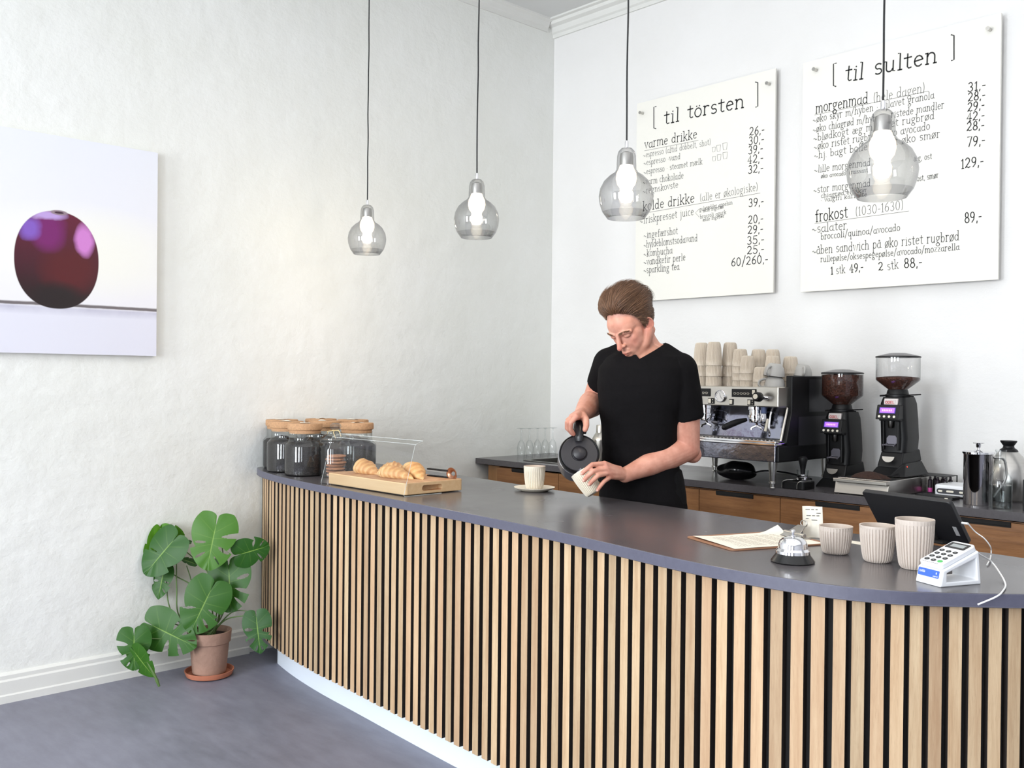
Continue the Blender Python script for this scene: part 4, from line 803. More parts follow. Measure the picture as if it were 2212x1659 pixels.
lf((715, 350), (625, 345), 32, .08, .07, .1, (), 14, roll=.9)
lf((1100, 500), (1020, 560), 45, .06, .05, .1, (), 15, roll=.8)
fo = fol.build('foliage', leaf_mat(), pot, ang=180)
at1 = fo.data.attributes.new('vein', 'FLOAT', 'POINT'); at2 = fo.data.attributes.new('tone', 'FLOAT', 'POINT')
for i in range(len(VE)): at1.data[i].value = VE[i]; at2.data[i].value = TO[i]
fo.location = -Vector(pot.location)
M['stem'] = mat('stem_green', lin(84, 112, 58), .5, var=.15, vscale=12)
st = MB(); root = lambda i: Vector((pp.x+.022*cos(i*2.4), pp.y+.022*sin(i*2.4), .183))
paths = [[(935, 205, -.0), (985, 420, .05), (985, 700, .05), (950, 950, .0)], [(578, 335, -.0), (606, 500, .04), (610, 720, .02), (640, 960, .0)], [(460, 300, .03), (520, 590, .04), (545, 850, .02), (640, 1000, .0)], [(505, 292, .05), (740, 465, .06), (870, 610, .05), (900, 900, .02)],
         [(1135, 440, .01), (1115, 520, .03), (1050, 720, .05), (970, 960, .0)], [(1035, 568, .03), (1010, 640, .05), (980, 800, .05), (950, 980, .0)], [(888, 735, -.05), (930, 690, -.01), (945, 800, .02), (925, 1000, 0)], [(412, 1022, -.09), (560, 1005, -.06), (700, 1045, -.03), (860, 1075, -.01)],
         [(262, 1105, -.16), (420, 1130, -.12), (650, 1120, -.08), (860, 1080, -.01)], [(515, 565, .04), (620, 630, .05), (740, 710, .05), (880, 950, .01)], [(1258, 955, -.02), (1180, 905, .0), (1060, 915, .0), (950, 1020, 0)], [(1240, 950, -.03), (1150, 945, -.02), (1020, 970, -.01), (940, 1040, 0)], [(690, 535, .06), (715, 610, .06), (745, 700, .05), (880, 960, .01)]]
for i, P in enumerate(paths):
    pts = [W7(x, y, d) for x, y, d in P]+[root(i)]; pts = curve(pts, 6); n = len(pts); pts = [Vector((max(q_.x, .014), q_.y, q_.z)) for q_ in pts]; st.tube(pts, [.0022+.0016*(j/n) for j in range(n)], 8)
st.tube(curve([W7(370, 1320, -.2), W7(410, 1390, -.2), W7(440, 1450, -.2), W7(468, 1520, -.2)], 5), [.003+.0035*sin(i/15*pi)+(.002 if i > 10 else 0) for i in range(16)], 8)
s_ = st.build('stem', M['stem'], pot); s_.location = -Vector(pot.location)
# ================================================================== espresso machine
M['bp'] = mat('black_plastic', lin(15, 15, 17), .45, spec=.3); M['gp'] = mat('dark_grey_panel', lin(58, 58, 62), .35, .4); M['ss'] = mat('satin_steel', lin(196, 192, 184), .3, 1., var=.04, vscale=2, stretch=(1, 1, 40))
M['mir'] = mat('polished_splash', lin(150, 152, 165), .12, 1., bump=.15, bscale=12); M['off'] = mat('switch_white', lin(228, 222, 206), .4); M['face'] = mat('dial_face', lin(228, 226, 224), .5)
EX, EY = 1.68, -.34
em = empty('espresso_machine', 'steel and black two group espresso machine on the back worktop with cups on top', 'coffee machine', (EX, EY, ZK))
def E(mb, name, m, parent=None, **k): mb.T = mb.T; return mb.build(name, m, parent or em, **k)
def EB(*bs):
    mb = MB(); mb.T = Matrix.Translation((-EX, -EY, -ZK))
    for b in bs: mb.box(*b)
    return mb
x0, x1 = 1.33, 2.028
E(EB((x0+.02, x1-.02, -.50, -.07, 1.02, 1.318)), 'body', M['bp'], smooth=False, bevel=.004)
E(EB((x0, x1, -.632, -.50, 1.243, 1.334)), 'group_panel', M['ss'], smooth=False, bevel=.004)
E(EB((x0+.015, x1-.016, -.60, -.07, 1.318, 1.326)), 'cup_tray', M['ss'], smooth=False)
mb = EB(); 
for xx in (x0, x1+.001):
    mb.add([(xx-.016, y, z) for y, z in ((-.545, 1.385), (-.03, 1.385), (-.06, 1.21), (-.16, 1.0), (-.52, 1.0), (-.59, 1.085), (-.545, 1.22))]+[(xx+.016, y, z) for y, z in ((-.545, 1.385), (-.03, 1.385), (-.06, 1.21), (-.16, 1.0), (-.52, 1.0), (-.59, 1.085), (-.545, 1.22))],
           [tuple(range(7)), tuple(range(7, 14))[::-1]]+[(i, (i+1) % 7, 7+(i+1) % 7, 7+i) for i in range(7)])
E(mb, 'side_panel', M['bp'], smooth=False, bevel=.004)
mb = EB(); mb.add([(x1+.0185, y, z) for y, z in ((-.49, 1.20), (-.09, 1.20), (-.18, 1.02), (-.49, 1.02))], [(0, 1, 2, 3)]); mb.add([(x1+.0185, y, z) for y, z in ((-.40, 1.37), (-.06, 1.37), (-.08, 1.22), (-.40, 1.22))], [(0, 1, 2, 3)]); E(mb, 'side_inlay', M['gp'], smooth=False)
E(EB((x0+.01, x1-.01, -.06, -.045, 1.30, 1.385)), 'rear_rail', M['bp'], smooth=False)
mb = EB(); mb.add([(x0+.012, -.50, 1.243), (x1-.016, -.50, 1.243), (x1-.016, -.53, 1.098), (x0+.012, -.53, 1.098)], [(0, 1, 2, 3)]); E(mb, 'splash_plate', M['mir'], smooth=False)
mb = EB(); mb.tube([(x1-.006, -.545, 1.24), (x1-.006, -.60, 1.09)], .006, 8); mb.tube([(x0+.006, -.545, 1.24), (x0+.006, -.60, 1.09)], .006, 8); E(mb, 'edge_trim', M['ss'])
E(EB((x0-.005, x1+.012, -.675, -.50, 1.074, 1.084), (x0, x1+.005, -.66, -.52, 1.084, 1.094)), 'drip_tray_rim', M['chrome'], smooth=False, bevel=.002)
E(EB((x0-.003, x1+.010, -.67, -.655, 1.003, 1.074)), 'tray_front', M['mir'], smooth=False, bevel=.002)
E(EB((x0+.01, x1+.02, -.655, -.10, 1.0, 1.072)), 'base', M['bp'], smooth=False, bevel=.006)
mb = EB()
for i in range(34): mb.box(x0+.02+i*.02, x0+.028+i*.02, -.645, -.53, 1.0945, 1.097)
E(mb, 'grate', M['ss'], smooth=False)
for (lx, ly) in ((x1-.022, -.635), (x1-.03, -.16), (x0+.05, -.635), (x0+.04, -.16)):
    mb = EB(); mb.lathe([(.021, 1.003), (.020, .985), (.0145, .93), (.013, .915)], 24, (lx, ly, 0)); mb.lathe([(.013, .915), (.017, .913), (.017, .905), (.011, .903), (.0105, .890), (.014, .8855)], 24, (lx, ly, 0)); E(mb, 'leg', M['steel'])
yf = -.633
def keypad(xa, xb):
    kp = E(EB((xa, xb, yf-.004, yf, 1.285, 1.322)), 'keypad', M['bp'], smooth=False, bevel=.001)
    for i in range(5):
        mb = EB(); cx_ = xa+(xb-xa)*(i+1)/6; c_ = [(cx_-.0055, 1.305), (cx_+.0045, 1.305), (cx_+.003, 1.297), (cx_-.004, 1.297), (cx_-.0055, 1.305)]
        ribbon(mb, c_, .0014, lambda v: Vector((v.x, yf-.0045, v.y))); ribbon(mb, [(cx_+.0045, 1.304), (cx_+.0075, 1.302), (cx_+.004, 1.299)], .001, lambda v: Vector((v.x, yf-.0045, v.y))); mb.build('cup_symbol', M['off'], kp, smooth=False)
keypad(1.788, 1.893); keypad(1.56, 1.668)
mb = EB(); mb.T = Matrix.Translation((1.727-EX, yf-EY, 1.288-ZK)) @ Matrix.Rotation(pi/2, 4, 'X'); mb.lathe([(.029, 0), (.029, .008), (.0265, .010), (.025, .008), (.025, .005), (.0, .005)], 36, cap1=False); g = E(mb, 'pressure_gauge', M['chrome'])
mb = MB(); mb.T = Matrix.Translation((1.727-EX, yf-.0052-EY, 1.288-ZK)) @ Matrix.Rotation(pi/2, 4, 'X'); mb.lathe([(.0248, 0), (.0, .0003)], 30, cap0=False, cap1=False); mb.build('dial', M['face'], g)
mb = MB(); mb.T = Matrix.Translation((1.727-EX, yf-.0062-EY, 1.288-ZK)); F_ = lambda v: Vector((v.x, 0, v.y)); ribbon(mb, [(-.002, .014), (.001, 0), (.008, -.012)], .0018, F_)
for i in range(11): a = radians(225-27*i); ribbon(mb, [(.018*cos(a), .018*sin(a)), (.022*cos(a), .022*sin(a))], .0011, F_)
mb.build('needle', M['ink'], g, smooth=False)
for sx_, sz_, ex_ in ((1.905, 1.309, 0), (1.785, 1.262, 0), (1.882, 1.262, 1), (1.668, 1.264, 1)):
    s1 = E(EB((sx_-.011, sx_+.011+.012*ex_, yf-.003, yf, sz_-.0135, sz_+.0135)), 'switch', M['bp'], smooth=False, bevel=.001)
    mb = EB(); mb.box(sx_-.0075, sx_+.0075, yf-.007, yf-.003, sz_-.010, sz_+.010); E(mb, 'rocker', M['off'], s1, smooth=False, bevel=.0015)
    if ex_:
        for dz in (.006, -.006): mb = EB(); mb.box(sx_+.014, sx_+.018, yf-.0045, yf-.003, sz_+dz-.002, sz_+dz+.002); E(mb, 'indicator', M['off'], s1, smooth=False)
def grp(gx):
    mb = EB(); mb.lathe([(.040, 1.243), (.040, 1.228), (.036, 1.226), (.036, 1.205), (.041, 1.203), (.041, 1.192), (.034, 1.190)], 30, (gx, -.565, 0)); g = E(mb, 'group_head', M['chrome'])
    mb = EB(); mb.lathe([(.035, 1.191), (.036, 1.186), (.034, 1.170), (.022, 1.166)], 28, (gx, -.565, 0)); mb.tube(curve([(gx, -.565, 1.166), (gx-.0, -.565, 1.155), (gx-.016, -.575, 1.146), (gx-.02, -.578, 1.136)], 4), .0055, 8); mb.tube(curve([(gx, -.565, 1.155), (gx+.016, -.555, 1.146), (gx+.02, -.552, 1.136)], 4), .0055, 8)
    pf = E(mb, 'portafilter', M['chrome'], g)
    mb = EB(); pts = curve([(gx-.03, -.60, 1.182), (gx-.06, -.645, 1.168), (gx-.09, -.69, 1.146)], 5); n = len(pts); mb.tube(pts, [.008+.007*sin(min(1, (i/(n-1))*1.3)*pi*.6) for i in range(n)], 14); mb.sphere(pts[-1], .0125, 12, 8); E(mb, 'handle', M['bp'], pf)
grp(1.876); grp(1.60)
for vx, s_ in ((1.955, 1), (1.40, -1)):
    mb = EB(); mb.tube([(vx, -.60, 1.282), (vx, -.675, 1.288)], .009, 14); mb.tube([(vx+.028, -.64, 1.284), (vx, -.65, 1.286)], .008, 12); v_ = E(mb, 'steam_valve', M['chrome'])
    mb = EB(); pts = [(vx-.012, -.662, 1.288), (vx-.02, -.69, 1.290)]; mb.lathe([(0, 0)]*0 or [(.001, 0), (.019, .001), (.022, .006), (.022, .016), (.017, .026), (.010, .030)], 22) if False else mb.tube([(vx, -.66, 1.287), (vx, -.668, 1.288), (vx, -.692, 1.290), (vx, -.70, 1.2905)], [.016, .0215, .0215, .017], 20); kn = E(mb, 'steam_knob', M['bp'], v_)
    mb = EB(); mb.tube([(vx, -.7005, 1.2905), (vx, -.7025, 1.2907)], .0115, 18); E(mb, 'knob_cap', M['off'], kn)
mb = EB(); mb.tube(curve([(1.985, -.60, 1.243), (1.99, -.63, 1.215), (2.0, -.66, 1.16), (2.0, -.655, 1.13), (1.99, -.64, 1.115)], 6), .0045, 8); w_ = E(mb, 'steam_wand', M['chrome']); mb = EB(); mb.tube([(1.975, -.628, 1.19), (1.972, -.645, 1.135)], .0065, 10); E(mb, 'wand_grip', M['off'], w_)
mb = EB(); mb.lathe([(.0135, 1.243), (.0135, 1.215), (.010, 1.212)], 16, (1.935, -.60, 0)); w2 = E(mb, 'water_tap', mat('blue_tap', lin(96, 110, 150), .3, .3)); mb = EB(); mb.lathe([(.0125, 1.212), (.0145, 1.20), (.013, 1.178), (.008, 1.176)], 16, (1.935, -.60, 0)); E(mb, 'spout', M['chrome'], w2)
# cups nested on the machine
mcup = mat('stacked_cup', lin(206, 194, 178), .6, var=.03, vscale=200)
protos = {}
def stack(x, y, r, h, n, step, lab, zb=1.3265):
    key = (r, h)
    for i in range(n):
        if key not in protos:
            o = cup('ribbed_cup', r, h, (0, 0, 0), '-', mcup, low=True); protos[key] = o
        else: o = protos[key].copy(); COL.objects.link(o)
        o.rotation_euler = (pi, 0, .3*i); o.location = (x, y, zb+h+.001+i*step)
        pos_ = 'top' if i == n-1 else ('bottom' if i == 0 else ('middle' if n == 3 else ('second from bottom' if i == 1 else 'second from top')))
        tag(o, ('upturned ribbed beige cup, %s of the %s' % (pos_, lab)) if n > 1 else 'upturned ribbed beige cup standing alone, %s' % lab, 'cup', 'upturned cups on the espresso machine')
stack(1.632, -.555, .0385, .112, 3, .052, 'tall stack nearest the front, left of the gauge')
stack(1.53, -.515, .0385, .112, 3, .052, 'tall stack beside the man in black')
stack(1.665, -.47, .0385, .112, 3, .052, 'tall stack tucked behind the front tall one')
stack(1.742, -.50, .0375, .082, 4, .0335, 'four cup stack beside the gauge')
stack(1.812, -.545, .0355, .082, 3, .0335, 'three cup stack at the front centre')
stack(1.79, -.42, .0375, .082, 4, .0335, 'rear four cup stack behind the centre')
stack(1.845, -.385, .0375, .082, 4, .0335, 'rear four cup stack farther right')
stack(1.893, -.555, .0395, .070, 2, .027, 'low two cup stack in front')
stack(1.895, -.465, .0375, .082, 3, .0335, 'three cup stack behind the low pair')
stack(1.925, -.36, .0375, .082, 3, .0335, 'rearmost right three cup stack')
mg = mat('striped_glaze', lin(176, 174, 170), .4, var=.06, vscale=300, stretch=(1, 1, 8))
mrim = mat('dark_rim', lin(70, 66, 62), .5)
def mug_proto():
    k = empty('striped_mug', '-', 'mug', group='striped handled cups on the espresso machine')
    mb = MB(); mb.lathe([(.001, .0), (.024, .0), (.030, .004), (.041, .020), (.047, .040), (.0485, .056), (.0465, .0565), (.044, .040), (.037, .020), (.024, .008), (.0, .007)], 48, cap0=False, cap1=False, rib=lambda r, z, kk: r-(.0007 if (z*1000) % 8 < 4 else 0)); mb.build('bowl', mg, k)
    mb = MB(); mb.tube([Vector((.0478*cos(a), .0478*sin(a), .0565)) for a in [i*pi/20 for i in range(40)]], .0014, 6, closed=True); mb.build('rim', mrim, k)
    mb = MB(); mb.tube(curve([(.042, 0, .048), (.060, 0, .052), (.072, 0, .040), (.068, 0, .024), (.050, 0, .016), (.036, 0, .016)], 5), .0048, 10, flat=1.3); mb.build('handle', mg, k); return k
mp_ = mug_proto()
for i, (x, y, z, rx, rz, lb) in enumerate(((1.965, -.545, 1.3275+.057, pi, -2.3, 'striped grey cup upside down at the front right of the machine top'), (1.968, -.545, 1.3275+.112, pi-.12, -1.5, 'striped grey cup stacked upside down on another, handle to the front'), (1.985, -.33, 1.3275+.057, pi, -1.0, 'striped grey cup upside down at the back right, under another'), (1.982, -.33, 1.3275+.112, pi-.1, -.9, 'striped grey cup stacked at the back right, handle to the right'), (2.0, -.20, 1.3275+.057, pi, -.6, 'striped grey cup upside down farthest back by the machine corner'))):
    o = mp_ if i == 0 else copy_tree(mp_); o.location = (x-.01, y, z); o.rotation_euler = (rx, 0, rz); o['label'] = lb
# clutter beneath the machine
k = empty('cable_bundle', 'crumpled black plastic bag and cable lying under the espresso machine', 'bag', (1.70, -.45, ZK))
mb = MB(); mb.sphere((0, 0, .042), (.10, .075, .044), 36, 24); 
mb.v = [tuple(Vector(v)*(1+.22*noise.noise(Vector(v)*13+Vector((3.1, 1.7, .4))))+Vector((0, 0, 0))) for v in mb.v]; mb.v = [(x, y, max(z, .001)) for x, y, z in mb.v]
mb.build('bag', mat('black_film', lin(16, 16, 18), .2), k); mb = MB(); mb.tube(curve([(.06, 0, .03), (.13, .03, .05), (.2, .12, .04), (.28, .2, .012)], 6), .004, 8); mb.build('cable', M['bp'], k)
# ================================================================== grinders
M['beans'] = mat('coffee_beans', lin(72, 36, 22), .6, var=.7, vscale=120, bump=.8, bscale=110); M['hop'] = thin_glass('clear_hopper', (.95, .95, .95, 1), (.45, .46, .46, 1), .14, .35, .02); M['hlid'] = mat('smoke_lid', lin(104, 102, 104), .35)
M['lcdp'] = mat('violet_display', lin(150, 90, 240), .4, emit=lin(150, 96, 250), estr=1.1); M['red'] = mat('red_print', lin(190, 40, 40), .5); M['led'] = mat('red_led', lin(255, 60, 30), .4, emit=lin(255, 50, 20), estr=4.)
def grinder(x, y, z, fill, label, s=1., led=False, rz=0.):
    g = empty('coffee_grinder', label, 'coffee grinder', (x, y, z), rz, group='coffee grinders with clear bean hoppers')
    mb = MB(); P0 = [(-.066, -.12, 0), (.066, -.12, 0), (.085, .12, 0), (-.085, .12, 0)]; P1 = [(-.055, -.075, .035), (.055, -.075, .035), (.066, .10, .06), (-.066, .10, .06)]; mb.hexa(P0, P1)
    mb.hexa(P1, [(-.050, -.045, .10), (.050, -.045, .10), (.060, .095, .11), (-.060, .095, .11)]); mb.build('base', M['bp'], g, smooth=False, bevel=.005)
    mb = MB(); rings = []
    for (zz, hw, ya, yb) in ((.10, .056, -.048, .098), (.16, .060, -.045, .100), (.24, .058, -.055, .095), (.31, .056, -.06, .085), (.338, .050, -.05, .075)):
        rings.append([Vector((a, b, zz)) for a, b in rrect(-hw, hw, ya, yb, .022, 5)])
    mb.loop(rings); mb.build('housing', M['bp'], g, ang=50)
    mb = MB(); mb.hexa([(-.048, -.075, .235), (.048, -.075, .235), (.048, -.05, .235), (-.048, -.05, .235)], [(-.048, -.075, .25)]*1+[(.048, -.075, .25), (.048, -.04, .25), (-.048, -.04, .25)])
    mb.hexa([(-.050, -.105, .242), (.050, -.105, .242), (.050, -.05, .242), (-.050, -.05, .242)], [(-.050, -.088, .305), (.050, -.088, .305), (.050, -.05, .305), (-.050, -.05, .305)]); hd = mb.build('display_housing', M['bp'], g, smooth=False, bevel=.003)
    TT = Matrix.Translation((0, -.1045, .242)) @ Matrix.Rotation(-atan2(.017, .063), 4, 'X')
    mb = MB(); mb.T = TT; mb.box(-.036, .036, -.0025, .002, .027, .054); dd_ = mb.build('display_bezel', mat('violet_frame', lin(70, 50, 150), .3), hd, smooth=False); mb = MB(); mb.T = TT; mb.box(-.032, .032, -.0032, -.0024, .030, .051); mb.build('display', M['lcdp'], hd, smooth=False)
    mb = MB(); mb.T = TT
    for i in range(6): mb.box(-.022+i*.0075, -.018+i*.0075, -.0036, -.0032, .037, .044)
    mb.build('display_text', mat('display_pink', lin(236, 170, 240), .4, emit=lin(240, 190, 250), estr=1.), hd, smooth=False)
    for i in range(4):
        mb = MB(); mb.T = TT @ Matrix.Translation((-.033+i*.022, -.0005, .013)) @ Matrix.Rotation(pi/2, 4, 'X'); mb.lathe([(.0056, 0), (.0052, .003), (.002, .0035), (.0, .003)], 14, cap1=False); mb.build('button', M['off'], hd)
    mb = MB(); mb.box(-.030, .022, -.0665, -.060, .306, .326); mb.hexa([(-.03, -.0665, .306), (.03, -.0665, .306), (.03, -.05, .306), (-.03, -.05, .306)], [(-.03, -.062, .332), (.03, -.062, .332), (.03, -.05, .332), (-.03, -.05, .332)]); pl = mb.build('badge', mat('badge_silver', lin(206, 198, 196), .4), g, smooth=False, bevel=.001)
    mb = MB(); write(mb, 'OBEL', (-.024, .3105), (.018, .3105), .0145, .0022, lambda v: Vector((v.x, -.0672, v.y))); mb.build('lettering', M['red'], pl, smooth=False)
    mb = MB(); mb.box(-.036, -.030, -.062, -.044, .11, .235); mb.box(.030, .038, -.070, -.044, .11, .235); mb.build('fork_frame', M['bp'], g, smooth=False, bevel=.002)
    mb = MB(); mb.add([(a, -.0495, b) for a, b in [(-.024, .135), (-.024, .160), (-.014, .172), (.014, .172), (.024, .160), (.024, .135)]], [(0, 1, 2, 3, 4, 5)]); mb.tube([(-.030, -.075, .131), (.026, -.075, .131)], .0028, 8); mb.tube([(-.02, -.048, .137), (-.024, -.085, .129)], .003, 8); mb.tube([(.02, -.048, .137), (.024, -.085, .129)], .003, 8); mb.build('fork', mat('fork_steel', lin(128, 126, 136), .3, .7), g)
    mb = MB(); mb.lathe([(.013, .235), (.012, .215), (.009, .205)], 18, (0, -.062, 0)); mb.build('chute', M['dsteel'], g)
    mb = MB(); mb.add([(.027*cos(a), -.0765-.0115*(.0), .092+.024*sin(a)) for a in [pi+i*pi/14 for i in range(15)]], [tuple(range(15))]); mb.v = [(x_, -.083+(z_-.06)*.0-.012*(.092-z_)/.05, z_-.010) for x_, y_, z_ in mb.v]; mb.build('steel_crest', M['steel'], g, smooth=False)
    mb = MB(); mb.lathe([(.045, .336), (.052, .340), (.052, .349), (.046, .352), (.043, .366), (.040, .372)], 34); mb.build('collar', M['bp'], g); mb = MB(); mb.tube([(.03, -.01, .346), (.115, -.03, .352)], .0028, 8); mb.tube([(-.03, -.02, .346), (-.062, -.04, .343)], .004, 8); mb.tube([(.03, -.03, .342), (.095, -.055, .343)], .003, 8); mb.build('adjust_lever', M['bp'], g)
    R = .0915; prof = [(.038, .366), (.040, .372), (.088, .409), (R, .414), (R, .512)]
    mb = MB(); mb.lathe(prof, 48, cap0=False, cap1=False); mb.build('hopper', M['hop'], g)
    r2 = R-.003; mb = MB(); mb.lathe([(.036, .369), (.085, .410), (r2, .415), (r2, .415+fill*.094), (r2*.6, .415+fill*.094+.004), (0, .415+fill*.094+.006)], 44, cap1=False); mb.build('beans', M['beans'], g)
    mb = MB(); mb.lathe([(R+.002, .511), (R+.002, .516), (R-.004, .518)], 44); ld_ = mb.build('lid_rim', M['bp'], g); mb = MB(); mb.lathe([(R-.004, .518), (R*.6, .526), (.03, .531), (0, .532)], 44, cap1=False); mb.build('lid', M['hlid'], g)
    if led:
        mb = MB(); mb.sphere((.068, -.055, .040), .0045, 12, 8); mb.build('power_light', M['led'], g); mb = MB(); mb.hexa([(.02, -.12, 0), (.085, -.11, 0), (.10, .1, 0), (.02, .1, 0)], [(.05, -.07, .05), (.066, -.06, .055), (.07, .09, .06), (.05, .09, .06)]); mb.build('foot_cowl', M['bp'], g, smooth=False, bevel=.003)
    return g
g1 = atY(1815, 1035, -.30); grinder(2.155, -.30, ZK, .97, 'coffee grinder with a hopper full of beans, next to the espresso machine')
grinder(2.415, -.30, ZK+.072, .10, 'taller standing coffee grinder with nearly empty hopper, on the steel drawer', led=True)
# steel knock-out drawer
k = empty('knock_box', 'stainless steel grounds drawer under the right hand coffee grinder', 'drawer box', (2.40, -.34, ZK))
mb = MB(); mb.box(-.115, .115, -.235, .30, .002, .068); mb.build('casing', M['steel'], k, smooth=False, bevel=.002)
mb = MB(); mb.hexa([(-.117, -.262, .004), (.117, -.262, .004), (.117, -.236, .004), (-.117, -.236, .004)], [(-.117, -.250, .050), (.117, -.250, .050), (.117, -.236, .050), (-.117, -.236, .050)]); mb.box(-.117, .117, -.272, -.236, .052, .066); mb.build('drawer_front', M['ss'], k, smooth=False, bevel=.0015)
mb = MB(); mb.box(-.105, .10, -.228, -.135, .0685, .0695); mb.build('opening', M['bp'], k, smooth=False); mb = MB(); mb.lathe([(.08, 0), (.06, .014), (.02, .026), (0, .028)], 26, (.0, -.17, .0695), cap1=False, rib=lambda r, z, kk: r*(1+.15*sin(kk*1.7))); mb.v = [(x_*1.0, -.178+(y_+.17)*.55, z_) for x_, y_, z_ in mb.v]; mb.build('coffee_grounds', mat('coffee_grounds', lin(48, 28, 20), .95, var=.5, vscale=120), k)
# tamper on its stand
k = empty('tamping_stand', 'low black tamping stand between the machine leg and the grinder', 'stand', (2.09, -.56, ZK))
mb = MB(); mb.prism(rrect(-.055, .055, -.05, .05, .012, 4), 0, .034); mb.build('block', M['bp'], k, bevel=.003); mb = MB()
for xx in (-.045, .03): mb.tube(curve([(xx-.006, -.054, .004), (xx-.002, -.056, .026), (xx+.012, -.05, .0375), (xx+.03, -.0, .0375)], 4), .0022, 8)
mb.build('wire_rail', M['steel'], k)
k = empty('tamper', 'steel coffee tamper with black handle standing on the tamping stand', 'tamper', (2.105, -.55, ZK+.041))
mb = MB(); mb.lathe([(.029, 0), (.029, .009), (.026, .012), (.010, .017), (.009, .022)], 30); mb.build('base', M['chrome'], k); mb = MB(); mb.lathe([(.010, .022), (.011, .045), (.016, .070), (.020, .085), (.019, .095), (.010, .102), (0, .103)], 26, cap1=False); mb.build('handle', M['bp'], k)
for i, (x, y, lb) in enumerate(((2.055, -.43, 'small clear shot glass behind the tamping stand'),)):
    k = empty('shot_glass', lb, 'glass', (x-.02, y, ZK)); mb = MB(); mb.lathe([(0, .001), (.018, 0), (.019, .004), (.027, .07), (.026, .07), (.0175, .006), (0, .006)], 26, cap0=False, cap1=False); mb.build('tumbler', M['glass'], k)
# capsule rack, white scale, press, bottle, jug, box
k = empty('flavour_bottle_rack', 'small clear plastic rack holding pink capped vials beside the steel drawer', 'rack', (2.545, -.22, ZK))
mb = MB(); mb.box(-.055, .075, -.05, .06, .074, .077); mb.box(-.055, .075, -.05, .06, 0, .003)
for xx in (-.053, .073):
    for yy in (-.048, .058): mb.box(xx-.002, xx+.002, yy-.002, yy+.002, .003, .074)
mb.build('frame', M['bp'], k, smooth=False)
mp2 = mat('pink_liquid', lin(216, 90, 170), .3); dv = mat('dark_vial', lin(44, 36, 42), .2)
for i in range(4):
    for j in range(2):
        v_ = MB(); v_.lathe([(.009, 0), (.0095, .004), (.0095, .018)], 14); o = v_.build('vial_base', mp2 if i < 2 and j == 0 else dv); q = empty('vial', 'small vial with %s foot standing in the clear rack' % ('pink' if i < 2 and j == 0 else 'dark'), 'vial', (2.545-.040+i*.033, -.245+j*.05, ZK+.0035), group='vials in the small rack'); o.parent = q
        v_ = MB(); v_.lathe([(.0095, .018), (.0095, .05), (.005, .056), (.005, .066), (.0, .067)], 14, cap1=False); v_.build('vial_glass', dv, q)
k = empty('white_scale', 'white rounded kitchen device with a grey button strip, beside the steel press', 'scale', (2.675, -.29, ZK), 0)
mb = MB(); mb.prism(rrect(-.075, .10, -.075, .10, .03, 6), .004, .050); mb.build('body', M['white'], k, ang=50, bevel=.008, bseg=3)
mb = MB(); pl = rrect(-.058, .080, .014, .036, .0108, 6); mb.add([(x_, -.0756, z_) for x_, z_ in pl], [tuple(range(len(pl)))]); bt = mb.build('button_strip', M['gp'], k, smooth=False)
for xa, xb in ((-.052, -.034), (-.018, .012), (.034, .060)): mb = MB(); pl = rrect(xa, xb, .021, .029, .0035, 3); mb.add([(x_, -.0762, z_) for x_, z_ in pl], [tuple(range(len(pl)))]); mb.build('button', M['off'], bt, smooth=False)
mb = MB(); mb.box(.03, .07, -.02, .03, .050, .060); mb.build('top_knob', M['bp'], k, smooth=False, bevel=.004)
k = empty('flat_phone', 'flat black device lying in front of the white scale', 'phone', (2.655, -.425, ZK)); mb = MB(); mb.prism(rrect(-.09, .07, -.035, .035, .008, 3), .0005, .012); mb.build('body', M['bp'], k, bevel=.002); mb = MB(); mb.box(.035, .048, -.0365, -.035, .003, .008); mb.build('port_cover', M['off'], k, smooth=False)
pf = at(2113, 1090, ZK); 
k = empty('french_press', 'polished steel cylindrical coffee press with a flat round plunger knob', 'coffee press', (2.835, -.50, ZK))
mb = MB(); mb.lathe([(.052, 0), (.0535, .003), (.0535, .195), (.056, .2)], 48); mb.build('body', mat('mirror_steel', lin(212, 210, 212), .07, 1.), k)
mb = MB(); mb.lathe([(.0575, .199), (.0575, .206), (.053, .208), (.02, .210), (.016, .213), (.006, .215)], 44); l_ = mb.build('lid', M['chrome'], k); mb = MB(); mb.lathe([(.0045, .214), (.0045, .222), (.008, .223), (.0095, .236), (.006, .238), (.020, .2395), (.0205, .2415), (.0, .242)], 24, cap1=False); mb.build('plunger_knob', M['chrome'], l_)
mb = MB(); mb.tube(curve([(.045, .03, .185), (.075, .06, .175), (.078, .064, .10), (.046, .032, .03)], 6), .005, 10); mb.build('handle', M['steel'], k)
k = empty('glass_bottle', 'clear swing neck glass bottle half filled with water, right of the steel press', 'bottle', (2.935, -.545, ZK))
mb = MB(); mb.lathe([(0, .002), (.038, .001), (.0405, .006), (.0405, .100), (.037, .118), (.024, .138), (.0185, .150), (.018, .170), (.0205, .172), (.0205, .178), (.018, .181), (.0175, .214), (.020, .216), (.0195, .222), (.017, .222)], 40, cap0=False, cap1=False); mb.build('bottle_body', M['glass'], k)
mb = MB(); mb.lathe([(0, .004), (.038, .004), (.0385, .088), (0, .088)], 36, cap0=False, cap1=False); mb.build('water', thin_glass('water', (.82, .85, .85, 1), (.5, .52, .52, 1), .06, .3), k)
k = empty('vacuum_jug', 'rounded steel vacuum jug with black stopper behind the glass bottle', 'jug', (2.865, -.27, ZK))
mb = MB(); mb.lathe([(.062, 0), (.070, .01), (.082, .06), (.083, .09), (.074, .14), (.052, .18), (.038, .196), (.034, .2)], 44); mb.build('body', M['steel'], k); mb = MB(); mb.lathe([(.036, .199), (.033, .206), (.022, .214), (.020, .222), (.031, .238), (.031, .243), (.0, .243)], 30, cap1=False); mb.build('stopper', M['bp'], k)
